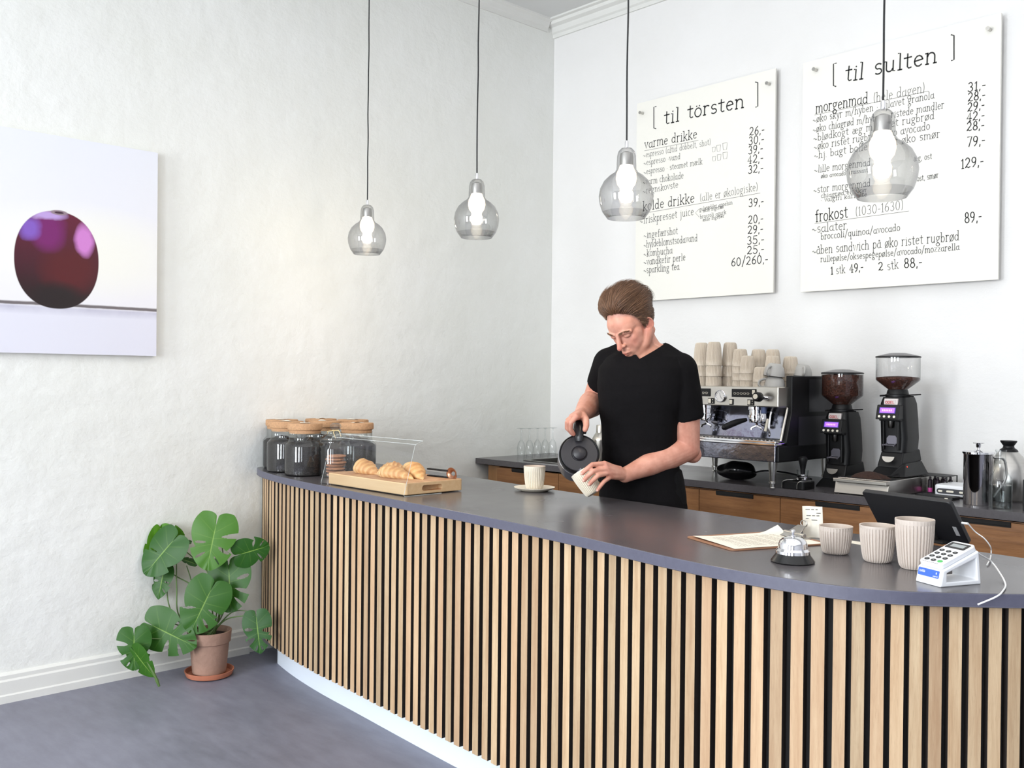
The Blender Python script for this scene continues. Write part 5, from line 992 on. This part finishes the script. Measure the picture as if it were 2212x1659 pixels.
mb = MB(); mb.tube(curve([(.06, .03, .165), (.10, .05, .17), (.115, .06, .12), (.085, .045, .05)], 6), .007, 10); mb.build('handle', M['bp'], k)
k = empty('lettered_box', 'black box with white capital letters cut off by the right picture edge', 'box', (3.055, -.50, ZK), .25)
mb = MB(); mb.box(-.05, .11, -.04, .05, 0, .115); mb.build('carton', M['bp'], k, smooth=False, bevel=.002); mb = MB(); write(mb, 'CH', (-.04, .028), (.005, .028), .058, .006, lambda v: Vector((v.x, -.0406, v.y))); mb.build('lettering', M['wtxt'], k, smooth=False)
k = empty('wire_whisk', 'steel wire loops standing up behind the black lettered box', 'whisk', (3.06, -.34, ZK)); mb = MB()
for a in (0, .6, 1.2): mb.tube(curve([(0, 0, .10), (-.04*cos(a), -.04*sin(a), .14), (-.035*cos(a), -.035*sin(a), .19), (0, 0, .215), (.035*cos(a), .035*sin(a), .19), (.04*cos(a), .04*sin(a), .14), (0, 0, .10)], 5), .0014, 6)
mb.tube([(0, 0, .001), (0, 0, .10)], .011, 12); mb.build('loops', M['steel'], k)
# flutes and shaker at the sink
def flute():
    k = empty('champagne_flute', '-', 'glass', group='upturned flutes beside the sink')
    mb = MB(); mb.lathe([(.021, .0), (.0215, .001), (.0240, .03), (.0240, .055), (.020, .08), (.011, .096), (.005, .102)], 28, cap0=False, cap1=False); mb.build('bowl', M['glass'], k)
    mb = MB(); mb.lathe([(.006, .103), (.0042, .110), (.0036, .135), (.0036, .16), (.006, .168), (.012, .171)], 16, cap0=False); mb.build('stem', M['glass'], k)
    mb = MB(); mb.lathe([(.006, .169), (.026, .1715), (.0285, .173), (.0, .174)], 28, cap1=False); mb.build('foot', M['glass'], k); return k
fp = flute()
ordn = ['first from the left', 'second from the left', 'third, middle one', 'fourth from the left', 'fifth, rightmost']
for i, px in enumerate((1126, 1143.7, 1161, 1177.7, 1194)):
    q = atY(px, 950, -.36+.055*i); o = fp if i == 0 else copy_tree(fp); o.location = (q.x, q.y, ZK+.0005); o['label'] = 'upturned clear champagne flute by the sink, '+ordn[i]
k = empty('cocktail_shaker', 'brushed steel cocktail shaker on the back worktop, partly behind the man', 'shaker', (.83, -.46, ZK+.0005))
mb = MB(); mb.lathe([(.030, 0), (.033, .004), (.0425, .13), (.043, .145)], 40); mb.build('tumbler', M['ss'], k); mb = MB(); mb.lathe([(.0435, .143), (.0435, .150), (.039, .160), (.028, .178), (.022, .184), (.021, .190)], 40); mb.build('strainer', M['ss'], k); mb = MB(); mb.lathe([(.0225, .186), (.0215, .222), (.019, .226), (0, .2265)], 32, cap1=False); mb.build('cap', M['ss'], k)
# ================================================================== the man behind the bar
DM = 3.75
def Mp(px, py, dd=0.): return atD(px, py, DM+dd)
def remesh(mb, name, mats, vox, parent, smooth_it=3, fac=.5):
    o = mb.build(name, mats, None, smooth=True)
    r = o.modifiers.new('r', 'REMESH'); r.mode = 'VOXEL'; r.voxel_size = vox; r.use_smooth_shade = True
    if smooth_it: s = o.modifiers.new('s', 'SMOOTH'); s.factor = fac; s.iterations = smooth_it
    bpy.context.view_layer.update(); dg = bpy.context.evaluated_depsgraph_get(); me = bpy.data.meshes.new_from_object(o.evaluated_get(dg)); o.modifiers.clear(); old = o.data; o.data = me; bpy.data.meshes.remove(old)
    me.polygons.foreach_set('use_smooth', [True]*len(me.polygons))
    if parent is not None: o.parent = parent; o.location = -Vector(parent.location)
    return o
NCH = Vector((.34, -.94, 0)).normalized(); SCH = Vector((-NCH.y, NCH.x, 0))      # chest normal, his left
hipc = Mp(1386, 1110, .02); manloc = Vector((hipc.x, hipc.y, 0))
man = empty('person', 'person with brown hair in black v neck t-shirt pouring from kettle into tilted cup', 'person', manloc)
def ring(c, a, b, n=40, ex=2.3, flat=0.):
    out = []
    for k in range(n):
        t = 2*pi*k/n; ct, st_ = cos(t), sin(t); x = a*math.copysign(abs(ct)**(2/ex), ct); y = b*math.copysign(abs(st_)**(2/ex), st_); out.append(c+SCH*x+NCH*y)
    return out
LEAN = lambda py: -.055*(1-(py-745)/365.)*1.0
TR = [(744, 1397, .050, .050, .0), (756, 1395, .088, .070, 0), (772, 1393, .136, .090, 0), (796, 1391, .166, .108, 0), (832, 1389, .168, .118, 0), (870, 1387, .158, .118, 0), (920, 1384, .142, .110, 0), (970, 1382, .136, .104, 0), (1020, 1384, .140, .104, 0), (1070, 1387, .152, .108, 0), (1110, 1388, .160, .112, 0), (1160, 1388, .165, .116, 0)]
def torso(mb, g):
    mb.loop([ring(Mp(cx, py, LEAN(py)), a+g, b+g) for py, cx, a, b, _ in TR])
# joints
shL, elL, wrL = Mp(1468, 800, -.10), Mp(1484, 968, -.06), Mp(1350, 1026, -.185)
shR, elR, wrR = Mp(1316, 786, .04), Mp(1286, 865, .20), Mp(1257, 893, -.075)
skin = MB(); torso(skin, 0)
L = lambda a, b, t: a.lerp(b, t)
skin.chain([shL, L(shL, elL, .3), L(shL, elL, .62), L(shL, elL, .85), elL], [.060, .060, .060, .053, .049], 24, 14)
skin.chain([elL, L(elL, wrL, .28), L(elL, wrL, .62), L(elL, wrL, .9), wrL], [.049, .051, .0425, .031, .0285], 24, 14)
skin.chain([L(shL, elL, .8), Mp(1497, 982, -.04), L(elL, wrL, .12)], [.03, .033, .035])
skin.chain([shR, L(shR, elR, .3), L(shR, elR, .7), elR], [.056, .054, .054, .052], 20, 12)
skin.chain([elR, L(elR, wrR, .3), L(elR, wrR, .65), wrR], [.052, .053, .042, .029], 20, 12)
# neck & trapezius
nb = Mp(1396, 758, -.05); nt = Mp(1379, 722, -.085)
skin.chain([nb, L(nb, nt, .5), nt], [.060, .055, .056], 22, 12)
for s_ in (shL, shR): skin.chain([nb+Vector((0, 0, .0)), L(nb, s_, .5)+Vector((0, 0, .012)), s_], [.05, .046, .052], 18, 10)
# sternomastoid hint
hc = Mp(1362, 703, -.105)
hR, hU, hT = RT.normalized(), Vector((0, 0, 1)), (-FW).normalized()
yaw_, pit_, rol_ = radians(44), radians(35), radians(5)
F_ = (hR*(-sin(yaw_)*cos(pit_))+hU*(-sin(pit_))+hT*(cos(yaw_)*cos(pit_))).normalized()
Lf = (hR*cos(yaw_)+hT*sin(yaw_)).normalized(); Lf = (Lf+hU*sin(rol_)).normalized(); U_ = F_.cross(Lf)*-1
if U_.z < 0: U_ = -U_
Lf = (Lf-F_*Lf.dot(F_)).normalized(); U_ = (U_-F_*U_.dot(F_)-Lf*U_.dot(Lf)).normalized()
HM = Matrix(((Lf.x, F_.x, U_.x, hc.x), (Lf.y, F_.y, U_.y, hc.y), (Lf.z, F_.z, U_.z, hc.z), (0, 0, 0, 1)))
hd = MB(); hd.T = HM
def S(c, r, R=None): hd.sphere(c, r, 28, 18, R)
rx = lambda a: Matrix.Rotation(radians(a), 3, 'X'); rz_ = lambda a: Matrix.Rotation(radians(a), 3, 'Z'); ry_ = lambda a: Matrix.Rotation(radians(a), 3, 'Y')
S((0, -.012, .035), (.073, .092, .088))            # skull
S((0, .040, .030), (.060, .050, .055))             # forehead
S((0, .030, -.030), (.060, .056, .062))            # mid face
S((0, .035, -.066), (.047, .050, .046))            # jaw front
S((0, .063, -.094), (.0225, .019, .017))           # chin
for sd in (-1, 1):
    hd.chain([(sd*.058, -.008, -.035), (sd*.050, .022, -.072), (sd*.022, .056, -.092)], [.022, .019, .018], 14, 8)   # jaw line
    S((sd*.034, .050, -.020), (.0235, .0225, .022)); S((sd*.040, .030, -.012), (.024, .034, .034))   # cheek bone
    S((sd*.028, .050, -.050), (.0225, .0235, .028))
    hd.chain([(sd*.012, .0855, .016), (sd*.030, .083, .0185), (sd*.048, .066, .012)], [.0085, .0095, .008], 12, 8)   # brow
    S((sd*.031, .0725, .001), (.0145, .0120, .0095))   # lidded eye
    S((sd*.0105, .0905, -.0325), (.0078, .0105, .0075))   # nostril wing
    ER = rz_(sd*30) @ rx(-10)
    for k in range(16):
        a = 2*pi*k/16; q = Vector((sd*.0745, -.016, -.008))+ER @ Vector((sd*(.005+.003*sin(a)), .0150*cos(a), .0225*sin(a)+.002)); q2 = Vector((sd*.0745, -.016, -.008))+ER @ Vector((sd*(.005+.003*sin(a+.4)), .0150*cos(a+.4), .0225*sin(a+.4)+.002)); hd.cone(q, q2, .0034, .0034, 8); hd.sphere(q, .0034, 8, 6)
    S((sd*.0745, -.014, -.010), (.0042, .0145, .0225), ER)
    S((sd*.0755, -.006, -.029), (.0045, .006, .007))
hd.chain([(0, .086, .014), (0, .093, -.006), (0, .103, -.026), (0, .1075, -.034)], [.0080, .0085, .0095, .0102], 16, 10)   # nose
hd.chain([(-.021, .079, -.0655), (-.008, .0905, -.0635), (0, .091, -.0645), (.008, .0905, -.0635), (.021, .079, -.0655)], [.003, .0052, .0048, .0052, .003], 12, 8)
hd.chain([(-.018, .079, -.0715), (0, .0895, -.0735), (.018, .079, -.0715)], [.003, .0060, .003], 12, 8)
S((0, .076, -.056), (.022, .014, .012)); S((0, .074, -.082), (.020, .013, .010))
skin.T = Matrix.Identity(4); o_ = len(skin.v); skin.v += hd.v; skin.f += [tuple(i+o_ for i in f) for f in hd.f]; skin.mi += hd.mi
skin.chain([nt, HM @ Vector((0, -.025, -.035))], [.056, .058], 20, 12)
skin.chain([Mp(1388, 772, -.125), HM @ Vector((.055, -.03, -.045))], [.013, .018], 12, 8)
# hands ----------------------------------------------------------------
def hand(wr, kn, fing, thumb, pr=.0135):
    for k_ in kn: skin.chain([wr, L(wr, k_, .5), k_], [.022, pr+.003, pr-.002], 14, 8)
    for a, b in zip(kn[:-1], kn[1:]):
        skin.chain([a, b], [pr-.002, pr-.002], 12, 8); skin.chain([L(wr, a, .55), L(wr, b, .55)], [pr, pr], 12, 8)
    for P_s, rr in fing: skin.chain(P_s, rr, 16, 10)
    skin.chain(*thumb, 16, 10)
fr = lambda k: [.0105*k, .0092*k, .0086*k, .0078*k]
K = [Mp(1305.5, 1002, -.272), Mp(1309.5, 1012.5, -.275), Mp(1314.5, 1021, -.270), Mp(1320, 1029, -.258)]
FG = [([K[0], Mp(1280, 1003.5, -.290), Mp(1267, 1013.5, -.290), Mp(1258.5, 1022, -.283)], fr(1)),
      ([K[1], Mp(1281, 1018, -.300), Mp(1269, 1029, -.297), Mp(1262.5, 1037, -.292)], fr(1.02)),
      ([K[2], Mp(1292, 1027, -.300), Mp(1281, 1037.5, -.302), Mp(1274, 1045.5, -.298)], fr(.98)),
      ([K[3], Mp(1305, 1040, -.285), Mp(1297, 1050, -.292), Mp(1291.5, 1058, -.290)], fr(.86))]
hand(wrL, K, FG, ([L(wrL, K[0], .30)+Vector((0, 0, .004)), Mp(1312, 1008, -.20), Mp(1295, 1006, -.185), Mp(1280, 1012, -.172)], [.018, .014, .0115, .0095]))
KR = [Mp(1243.5, 901, -.215), Mp(1239, 901, -.190), Mp(1236, 902, -.165), Mp(1236, 900, -.142)]
FR = [([KR[0], Mp(1233.5, 913, -.222), Mp(1232.5, 927, -.210), Mp(1239, 938, -.196)], fr(1)),
      ([KR[1], Mp(1228, 913, -.196), Mp(1227.5, 927, -.184), Mp(1236, 937, -.170)], fr(1)),
      ([KR[2], Mp(1225, 912, -.170), Mp(1224.5, 925, -.158), Mp(1233, 933, -.146)], fr(.95)),
      ([KR[3], Mp(1226, 907, -.146), Mp(1225, 917, -.134), Mp(1232, 924, -.122)], fr(.85))]
hand(wrR, KR, FR, ([Mp(1256, 896, -.13), Mp(1265, 906, -.185), Mp(1266.5, 919, -.212), Mp(1264, 928, -.220)], [.019, .0135, .0115, .0100]), .0150)
skin.chain([wrR, Mp(1252, 897, -.14)], [.027, .020], 16, 10)
# legs (inside the trousers)
for sd in (-1, 1):
    hj = Mp(1387, 1150, .0)+SCH*(sd*.09); kn_ = Vector((hj.x, hj.y, .50))+NCH*.02; an = Vector((hj.x, hj.y, .10))+SCH*(sd*.03); skin.chain([hj, kn_, an], [.075, .052, .036], 18, 10)
def skin_mat():
    q = NT('skin'); a = q.n('Attribute', attribute_name='tint'); sp = q.n('SeparateColor'); q.l(a.outputs['Color'], sp.inputs[0])
    n = q.noise(q.mapping((1, 1, 1)), 28, 5); c = q.mix(q.rng(n, .3, .7, 0, 1), lin(214, 158, 138), lin(192, 132, 112))
    c = q.mix(sp.outputs[0], c, lin(196, 104, 92)); c = q.mix(sp.outputs[1], c, lin(132, 92, 70)); c = q.mix(sp.outputs[2], c, lin(96, 54, 44))
    q.l(c, q.b.inputs['Base Color']); q.b.inputs['Roughness'].default_value = .5; _ins(q.b, 'Subsurface Weight', .12); q.b.inputs['Subsurface Radius'].default_value = (.6, .2, .12); _ins(q.b, 'Subsurface Scale', .012); q.bump(q.noise(q.mapping((1, 1, 1)), 220, 3), .12, .003); return q.m
M['skin'] = skin_mat()
body = remesh(skin, 'body', M['skin'], .0023, man, 5, .5)
HI_ = HM.inverted(); vg = body.vertex_groups.new(name='soft')
for v in body.data.vertices:
    p = HI_ @ v.co
    if p.length < .15 and p.y > -.01:
        w_ = 0.
        if abs(p.x) > .020 and -.11 < p.z < -.012 and abs(p.x) < .068: w_ = min(1, (abs(p.x)-.020)/.01)*min(1, (.068-abs(p.x))/.006)
        if p.z > .026: w_ = 1.
        if w_ > 0: vg.add([v.index], w_, 'REPLACE')
sm_ = body.modifiers.new('soft', 'SMOOTH'); sm_.vertex_group = 'soft'; sm_.factor = .9; sm_.iterations = 26
bpy.context.view_layer.update(); me = bpy.data.meshes.new_from_object(body.evaluated_get(bpy.context.evaluated_depsgraph_get())); body.modifiers.clear(); body.data = me
ca = body.data.color_attributes.new('tint', 'FLOAT_COLOR', 'POINT'); HI = HM.inverted(); off_ = Vector(man.location)
tips = [f[0][-1] for f in FG+FR]
G_ = lambda d, s: exp(-(d/s)**2)
for i, v in enumerate(body.data.vertices):
    w_ = v.co; p = HI @ w_; r_ = g_ = k_ = 0.
    if p.length < .17:
        r_ += .55*G_((p-Vector((0, .112, -.036))).length, .016)+.28*sum(G_((p-Vector((sd*.046, .062, -.03))).length, .022) for sd in (-1, 1))+.5*sum(G_((p-Vector((sd*.078, -.012, -.008))).length, .028) for sd in (-1, 1))
        r_ += .9*max(0, 1-abs(p.x)/.022)*G_(p.z+.0685, .0062)*(1 if p.y > .07 else 0)
        if p.z < -.045 and p.y > -.01: g_ += .42*min(1, (-.045-p.z)/.03)*(1-.6*max(0, 1-abs(p.x)/.02)*G_(p.z+.0685, .008))
        if p.y > .07: g_ += .35*G_(p.z+.054, .005)*max(0, 1-abs(p.x)/.026)
        for sd in (-1, 1):
            k_ += .75*G_(p.z+.0045+.06*abs(p.x-sd*.031)**1.0*.3, .0016)*max(0, 1-abs(p.x-sd*.031)/.016)*(1 if p.y > .055 else 0)
            k_ += .55*G_((p-Vector((sd*.009, .101, -.0435))).length, .004)
        k_ += .5*G_(p.z+.0683, .0011)*max(0, 1-abs(p.x)/.021)*(1 if p.y > .07 else 0)
    else:
        for t_ in tips: r_ += .35*G_((w_-t_).length, .012)
        for t_ in K+KR: r_ += .25*G_((w_-t_).length, .014)
        r_ += .25*G_((w_-elL).length, .06)
    ca.data[i].color = (min(r_, 1), min(g_, 1), min(k_, 1), 1)
# finger nails
M['nail'] = mat('nail', lin(222, 170, 154), .35)
for P_s, rr in FG:
    t0, t1 = P_s[-2], P_s[-1]; d = (t1-t0).normalized(); n_ = (-FW+UP*.35); n_ = (n_-d*n_.dot(d)).normalized(); s_ = d.cross(n_); mb = MB(); R3 = Matrix((s_, d, n_)).transposed(); mb.sphere(t1+n_*(rr[-1]*.62)+d*.0015, (rr[-1]*.62, rr[-1]*.85, rr[-1]*.34), 14, 8, R3); o = mb.build('finger_nail', M['nail'], body)
# ------------------------------------------------------------------ eyebrows, hair
M['hair'] = None
def hair_mat():
    q = NT('brown_hair'); g = q.n('NewGeometry'); n = q.noise(q.mapping((1, 1, 1)), 50, 4); f = q.math('ADD', q.math('MULTIPLY', g.outputs['Random Per Island'], .7), q.math('MULTIPLY', n, .3))
    c = q.mix(f, lin(62, 42, 31), lin(138, 103, 78)); q.l(c, q.b.inputs['Base Color']); q.b.inputs['Roughness'].default_value = .42; return q.m
M['hair'] = hair_mat()
M['hairbase'] = mat('hair_base', lin(64, 43, 32), .6, var=.3, vscale=60)  # darker than the strands: shading for depth put into the base colour
SK, SRd = Vector((0, -.014, .036)), Vector((.0765, .096, .092))
HL = [(-.12, -.06), (-.07, -.05), (-.045, -.02), (-.028, .018), (-.012, .012), (-.006, -.026), (.006, -.026), (.014, .004), (.030, .044), (.046, .072), (.062, .088), (.11, .092)]
def hline(y):
    for (a, b), (c_, d) in zip(HL[:-1], HL[1:]):
        if a <= y <= c_: return b+(d-b)*(y-a)/(c_-a)
    return HL[0][1] if y < HL[0][0] else HL[-1][1]
sst = lambda x: max(0., min(1., x))**2*(3-2*max(0., min(1., x)))
def hairH(p):
    T = sst((p.z-.035)/.085); fr_ = sst((p.y+.02)/.09); return .007+.021*T+.007*T*fr_+.006*sst((-p.y-.03)/.05)
def scalp(n): return Vector((SK.x+SRd.x*n.x, SK.y+SRd.y*n.y, SK.z+SRd.z*n.z))
hb = MB(); NU, NV = 72, 48; vs = []
for j in range(1, NV):
    t = pi*j/NV
    for i in range(NU):
        a = 2*pi*i/NU; n_ = Vector((sin(t)*cos(a), sin(t)*sin(a), cos(t))); p = scalp(n_); m_ = sst((p.z-hline(p.y))/.034+.05); nn_ = Vector((n_.x/SRd.x, n_.y/SRd.y, n_.z/SRd.z)).normalized()
        vs.append(HM @ (p+nn_*(-.010*(1-m_)+m_*(hairH(p)*.66+.004*noise.noise(p*55)))))
vs += [HM @ (scalp(Vector((0, 0, 1)))+Vector((0, 0, .026))), HM @ scalp(Vector((0, 0, -1)))]; Nn = len(vs)
hb.add(vs, [(i_*NU+k, (i_+1)*NU+k, (i_+1)*NU+(k+1) % NU, i_*NU+(k+1) % NU) for i_ in range(NV-2) for k in range(NU)]+[(Nn-2, k, (k+1) % NU) for k in range(NU)]+[(Nn-1, (NV-2)*NU+(k+1) % NU, (NV-2)*NU+k) for k in range(NU)])
cap_ = hb.build('hair', M['hairbase'], man, ang=180); cap_.location = -Vector(man.location)
rnd = random.Random(3); sm = MB(); cnt = 0
while cnt < 9800:
    n_ = Vector((rnd.gauss(0, 1), rnd.gauss(0, 1), rnd.gauss(0, 1))).normalized(); p = scalp(n_)
    if cnt > 8000 and not (p.y > .045 and p.z < .112): continue
    if p.z < hline(p.y)+rnd.uniform(-.002, .004): continue
    cnt += 1
    nn_ = Vector((n_.x/SRd.x, n_.y/SRd.y, n_.z/SRd.z)).normalized(); T = sst((p.z-.03)/.07); fr_ = sst((p.y+.01)/.08)
    clump = noise.noise(Vector((p.x*48, p.y*16, p.z*16)))*1.5
    tdir = Vector((.10+clump*.5+rnd.uniform(-.12, .12)+p.x*4*fr_, -1, .05-.55*(1-T)+rnd.uniform(-.1, .1))); tdir = (tdir-nn_*tdir.dot(nn_)).normalized()
    ln = (.022+.045*T)*rnd.uniform(.75, 1.2); H_ = hairH(p)*rnd.uniform(.70, 1.18)*(1+.16*clump); pts = []; q = p.copy(); n6 = 7
    jj = Vector((rnd.uniform(-1, 1), rnd.uniform(-1, 1), rnd.uniform(-.4, 1)))*(.007*T+.0015)
    for i in range(n6+1):
        t = i/n6; e_ = Vector((q-SK)); nq = Vector((e_.x/SRd.x**2, e_.y/SRd.y**2, e_.z/SRd.z**2)).normalized(); td = (tdir-nq*tdir.dot(nq)).normalized()
        lift = H_*(sin(min(1, t*1.25)*pi/2)**.8)
        pts.append(HM @ (q+nq*lift+jj*(t*t)+Vector((-.004*fr_*T*sin(t*pi), .010*fr_*T*sin(min(1, t*1.4)*pi), 0)))); q = q+td*(ln/n6)
    w = rnd.uniform(.0005, .0010)
    sm.tube(pts, [w*(1-.85*(i/n6)**2) for i in range(n6+1)], 4, cap=False)
so = sm.build('hair_strands', M['hair'], cap_, ang=180)
eb = MB(); eb.T = HM
for sd in (-1, 1):
    for k in range(70):
        t = rnd.random(); p = Vector((sd*(.012+.036*t), .0955-.021*t**2, .0175+.006*sin(t*pi)*.8-.002*t)); p += Vector((0, 0, rnd.uniform(-.003, .003))); d = Vector((sd*1, -.25*t-.1, rnd.uniform(-.1, .35))).normalized()
        eb.tube([p, p+d*.006, p+d*.011], [.0006, .0005, .0002], 4, cap=False)
eb.build('eyebrows', M['hair'], man).location = -Vector(man.location)
# ------------------------------------------------------------------ clothes
M['tee'] = mat('black_cotton', lin(14, 13, 15), .9, spec=.12, bump=.25, bscale=25, var=.1, vscale=10); M['trou'] = mat('black_trousers', lin(14, 14, 16), .85, spec=.15, bump=.2, bscale=30)
tee = MB()
TS = [r for r in TR if r[0] > 745]
tee.loop([ring(Mp(cx, py, LEAN(py)), a+.009+(.006 if py > 1040 else 0), b+.010) for py, cx, a, b, _ in TS[:-1]])
tee.loop([ring(Mp(cx, py, LEAN(py)), a+.009, b+.009) for py, cx, a, b, _ in TR[0:4]])
for s_ in (shL, shR): tee.chain([nb+Vector((0, 0, .002)), L(nb, s_, .5)+Vector((0, 0, .012)), s_], [.054, .055, .061], 22, 12)
eL = Mp(1484, 905, -.075); tee.chain([shL, L(shL, eL, .45)], [.067, .068], 26, 14); tee.tube([L(shL, eL, .45), eL], [.068, .0645], 34)
hemR = Mp(1300, 830, .12); tee.chain([shR, L(shR, hemR, .3)], [.063, .062], 26, 14); tee.tube([L(shR, hemR, .3), hemR], [.062, .060], 34)
# soft folds
shirt = remesh(tee, 't_shirt', M['tee'], .0045, man, 5)
bm = bmesh.new(); bm.from_mesh(shirt.data); Vb = Mp(1377, 779, -.17)
for v in bm.verts:
    p = v.co-Vb; s = p.dot(SCH); n_ = p.dot(NCH); z = p.z
    amp = .0022*max(0, min(1, (-z-.02)/.15)); v.co += v.normal*(amp*(noise.noise(Vector((s*9, n_*9, z*26)))+.8*noise.noise(Vector((s*5+z*14, n_*6, z*10)))))
pls = []
for sg in (1, -1):
    slope = .50 if sg > 0 else .85; nrm = (Vector((0, 0, 1))-SCH*(slope*sg)+NCH*.28).normalized(); pls.append(nrm)
    bmesh.ops.bisect_plane(bm, geom=bm.verts[:]+bm.edges[:]+bm.faces[:], plane_co=Vb, plane_no=nrm)
dead = [f for f in bm.faces if all((f.calc_center_median()-Vb).dot(nn) > 0 for nn in pls)]
bmesh.ops.delete(bm, geom=dead, context='FACES'); bm.to_mesh(shirt.data); bm.free()
sd_ = shirt.modifiers.new('thick', 'SOLIDIFY'); sd_.thickness = .0025; sd_.offset = 0
tr = MB(); rings = []
for z_, a, b in ((1.02, .150, .108), (.98, .160, .114), (.92, .170, .120), (.85, .174, .124), (.78, .172, .122)): q = Mp(1387, 1110, .0); rings.append(ring(Vector((q.x, q.y, z_))+NCH*.0, a, b))
tr.loop(rings)
for sd in (-1, 1):
    hj = Mp(1387, 1150, .0)+SCH*(sd*.088); hj.z = .80; kn_ = Vector((hj.x, hj.y, .50))+NCH*.02; an = Vector((hj.x, hj.y, .09))+SCH*(sd*.03)
    tr.chain([hj, L(hj, kn_, .5), kn_], [.088, .080, .066], 22, 12); tr.tube([kn_, L(kn_, an, .5), an+Vector((0, 0, -.03))], [.066, .062, .062], 26)
remesh(tr, 'trousers', M['trou'], .007, man, 4)
M['shoe'] = mat('dark_shoe', lin(30, 30, 32), .5)
for sd in (-1, 1):
    b_ = Mp(1387, 1150, .0)+SCH*(sd*.118); b_.z = 0; mb = MB(); R3 = Matrix((SCH, NCH, Vector((0, 0, 1)))).transposed()
    for yy, r_ in ((-.05, (.036, .045, .045)), (.03, (.040, .06, .045)), (.10, (.046, .075, .034)), (.14, (.042, .05, .026))): mb.sphere(b_+NCH*yy+Vector((0, 0, r_[2]*.98)), r_, 22, 14, R3)
    sh_ = remesh(mb, 'shoe', M['shoe'], .005, man, 3)
    for v in sh_.data.vertices: v.co.z = max(v.co.z, .002)
# ------------------------------------------------------------------ kettle and held cup
CB = Mp(1283, 1064.5, -.235); CT = Mp(1257, 1022, -.215); ax = (CT-CB); hcup = .100; ax.normalize()
def frame(o, zax, xh=Vector((0, 0, 1))):
    x = (xh-zax*xh.dot(zax)).normalized(); y = zax.cross(x); return Matrix(((x.x, y.x, zax.x, o.x), (x.y, y.y, zax.y, o.y), (x.z, y.z, zax.z, o.z), (0, 0, 0, 1)))
hcu = cup('held_ribbed_cup', .0410, .093, (0, 0, 0), 'off white ribbed cup held tilted in the left hand of the person', M['cupw']); hcu.name = 'ribbed_cup'; hcu.matrix_world = frame(CB-ax*.002, ax)
LC = Mp(1251.5, 980, -.185); A = (RT*.02+UP*.36-FW*.93).normalized()
kt = empty('kettle', 'round grey kettle with flat black lid, tipped forward by its black handle to pour', 'kettle'); KM = frame(LC, A, UP); kt.matrix_world = KM
M['kbody'] = mat('kettle_grey', lin(98, 100, 110), .32, .55); M['klid'] = mat('kettle_black', lin(40, 38, 42), .42)
mb = MB(); mb.lathe([(.0, -.158), (.058, -.158), (.066, -.150), (.0735, -.11), (.0755, -.06), (.0750, -.020), (.0735, -.008)], 60, cap0=False, cap1=False); mb.build('body', M['kbody'], kt)
mb = MB(); mb.lathe([(.0752, -.030), (.0762, -.029), (.0762, -.026), (.0752, -.025)], 60, cap0=False, cap1=False); mb.build('chrome_band', M['chrome'], kt)
mb = MB(); mb.lathe([(.0745, -.024), (.0748, -.004), (.0715, .0), (.069, -.0015)], 60, cap0=False, cap1=False); mb.build('collar', M['bp'], kt)
mb = MB(); mb.lathe([(.0685, -.010), (.0685, .0005), (.066, .003), (.030, .0035), (.0265, .001), (.0255, .0015)], 60, cap0=False, cap1=False); ld_ = mb.build('lid', M['klid'], kt); mb = MB(); mb.lathe([(.0255, .001), (.0235, .010), (.016, .0155), (.0, .0175)], 40, cap0=False, cap1=False); mb.build('lid_knob', M['klid'], ld_)
mb = MB(); mb.tube(curve([(-.062, 0, -.012), (-.074, 0, -.006), (-.083, 0, .004)], 4), [.015, .0145, .014, .0135, .0130, .0122, .0115, .0110, .0105], 16, flat=1.2); mb.build('spout', M['kbody'], kt)
mb = MB(); pts = curve([(.046, 0, .010), (.062, 0, .014), (.085, 0, .012), (.112, 0, .002), (.122, 0, -.025), (.118, 0, -.070), (.108, 0, -.110), (.092, 0, -.128), (.072, 0, -.126)], 5); n = len(pts)
mb.tube(pts, [.0125+.0025*sin(pi*min(1, i/(n*.6))) for i in range(n)], 18, flat=1.25); mb.build('handle', mat('handle_black', lin(34, 35, 38), .35), kt)
mb = MB(); mb.box(.075, .092, -.028, -.014, .0, .014); mb.build('lid_catch', M['bp'], kt, bevel=.003)
# ================================================================== light
w = bpy.data.worlds.new('sky'); SC.world = w; w.use_nodes = True; bg = w.node_tree.nodes['Background']; bg.inputs[0].default_value = (.80, .90, 1, 1); bg.inputs[1].default_value = 3.2
def area(name, loc, to, sx, sy, e, col=(1, 1, 1), spread=pi):
    l = bpy.data.lights.new(name, 'AREA'); l.shape = 'RECTANGLE'; l.size = sx; l.size_y = sy; l.energy = e; l.color = col; l.spread = spread
    o = bpy.data.objects.new(name, l); COL.objects.link(o); o.location = loc; d = Vector(to)-Vector(loc); o.rotation_euler = d.to_track_quat('-Z', 'Y').to_euler(); return o
for i, (a, b) in enumerate(ops):
    area('window_daylight', ((a+b)/2, YF+.05, 1.85), ((a+b)/2, 0, 1.3), b-a-.1, 2.5, (205, 150, 62)[i], (.93, .97, 1))
area('ceiling_fill', (4.2, -4.0, ZC-.05), (4.2, -4.0, 0), 6, 6, 95, (1, .99, .97))  # broad unseen area fill below the closed ceiling, no skylight above it
SC.view_settings.view_transform = 'Standard'; SC.view_settings.look = 'None'; SC.view_settings.exposure = .0; SC.view_settings.gamma = 1.0
SC.cycles.max_bounces = 10; SC.cycles.diffuse_bounces = 4; SC.cycles.glossy_bounces = 5; SC.cycles.transparent_max_bounces = 24; SC.cycles.transmission_bounces = 8
SC.cycles.use_denoising = True; SC.cycles.sample_clamp_indirect = 6; SC.cycles.blur_glossy = .5; SC.cycles.caustics_reflective = False; SC.cycles.caustics_refractive = False
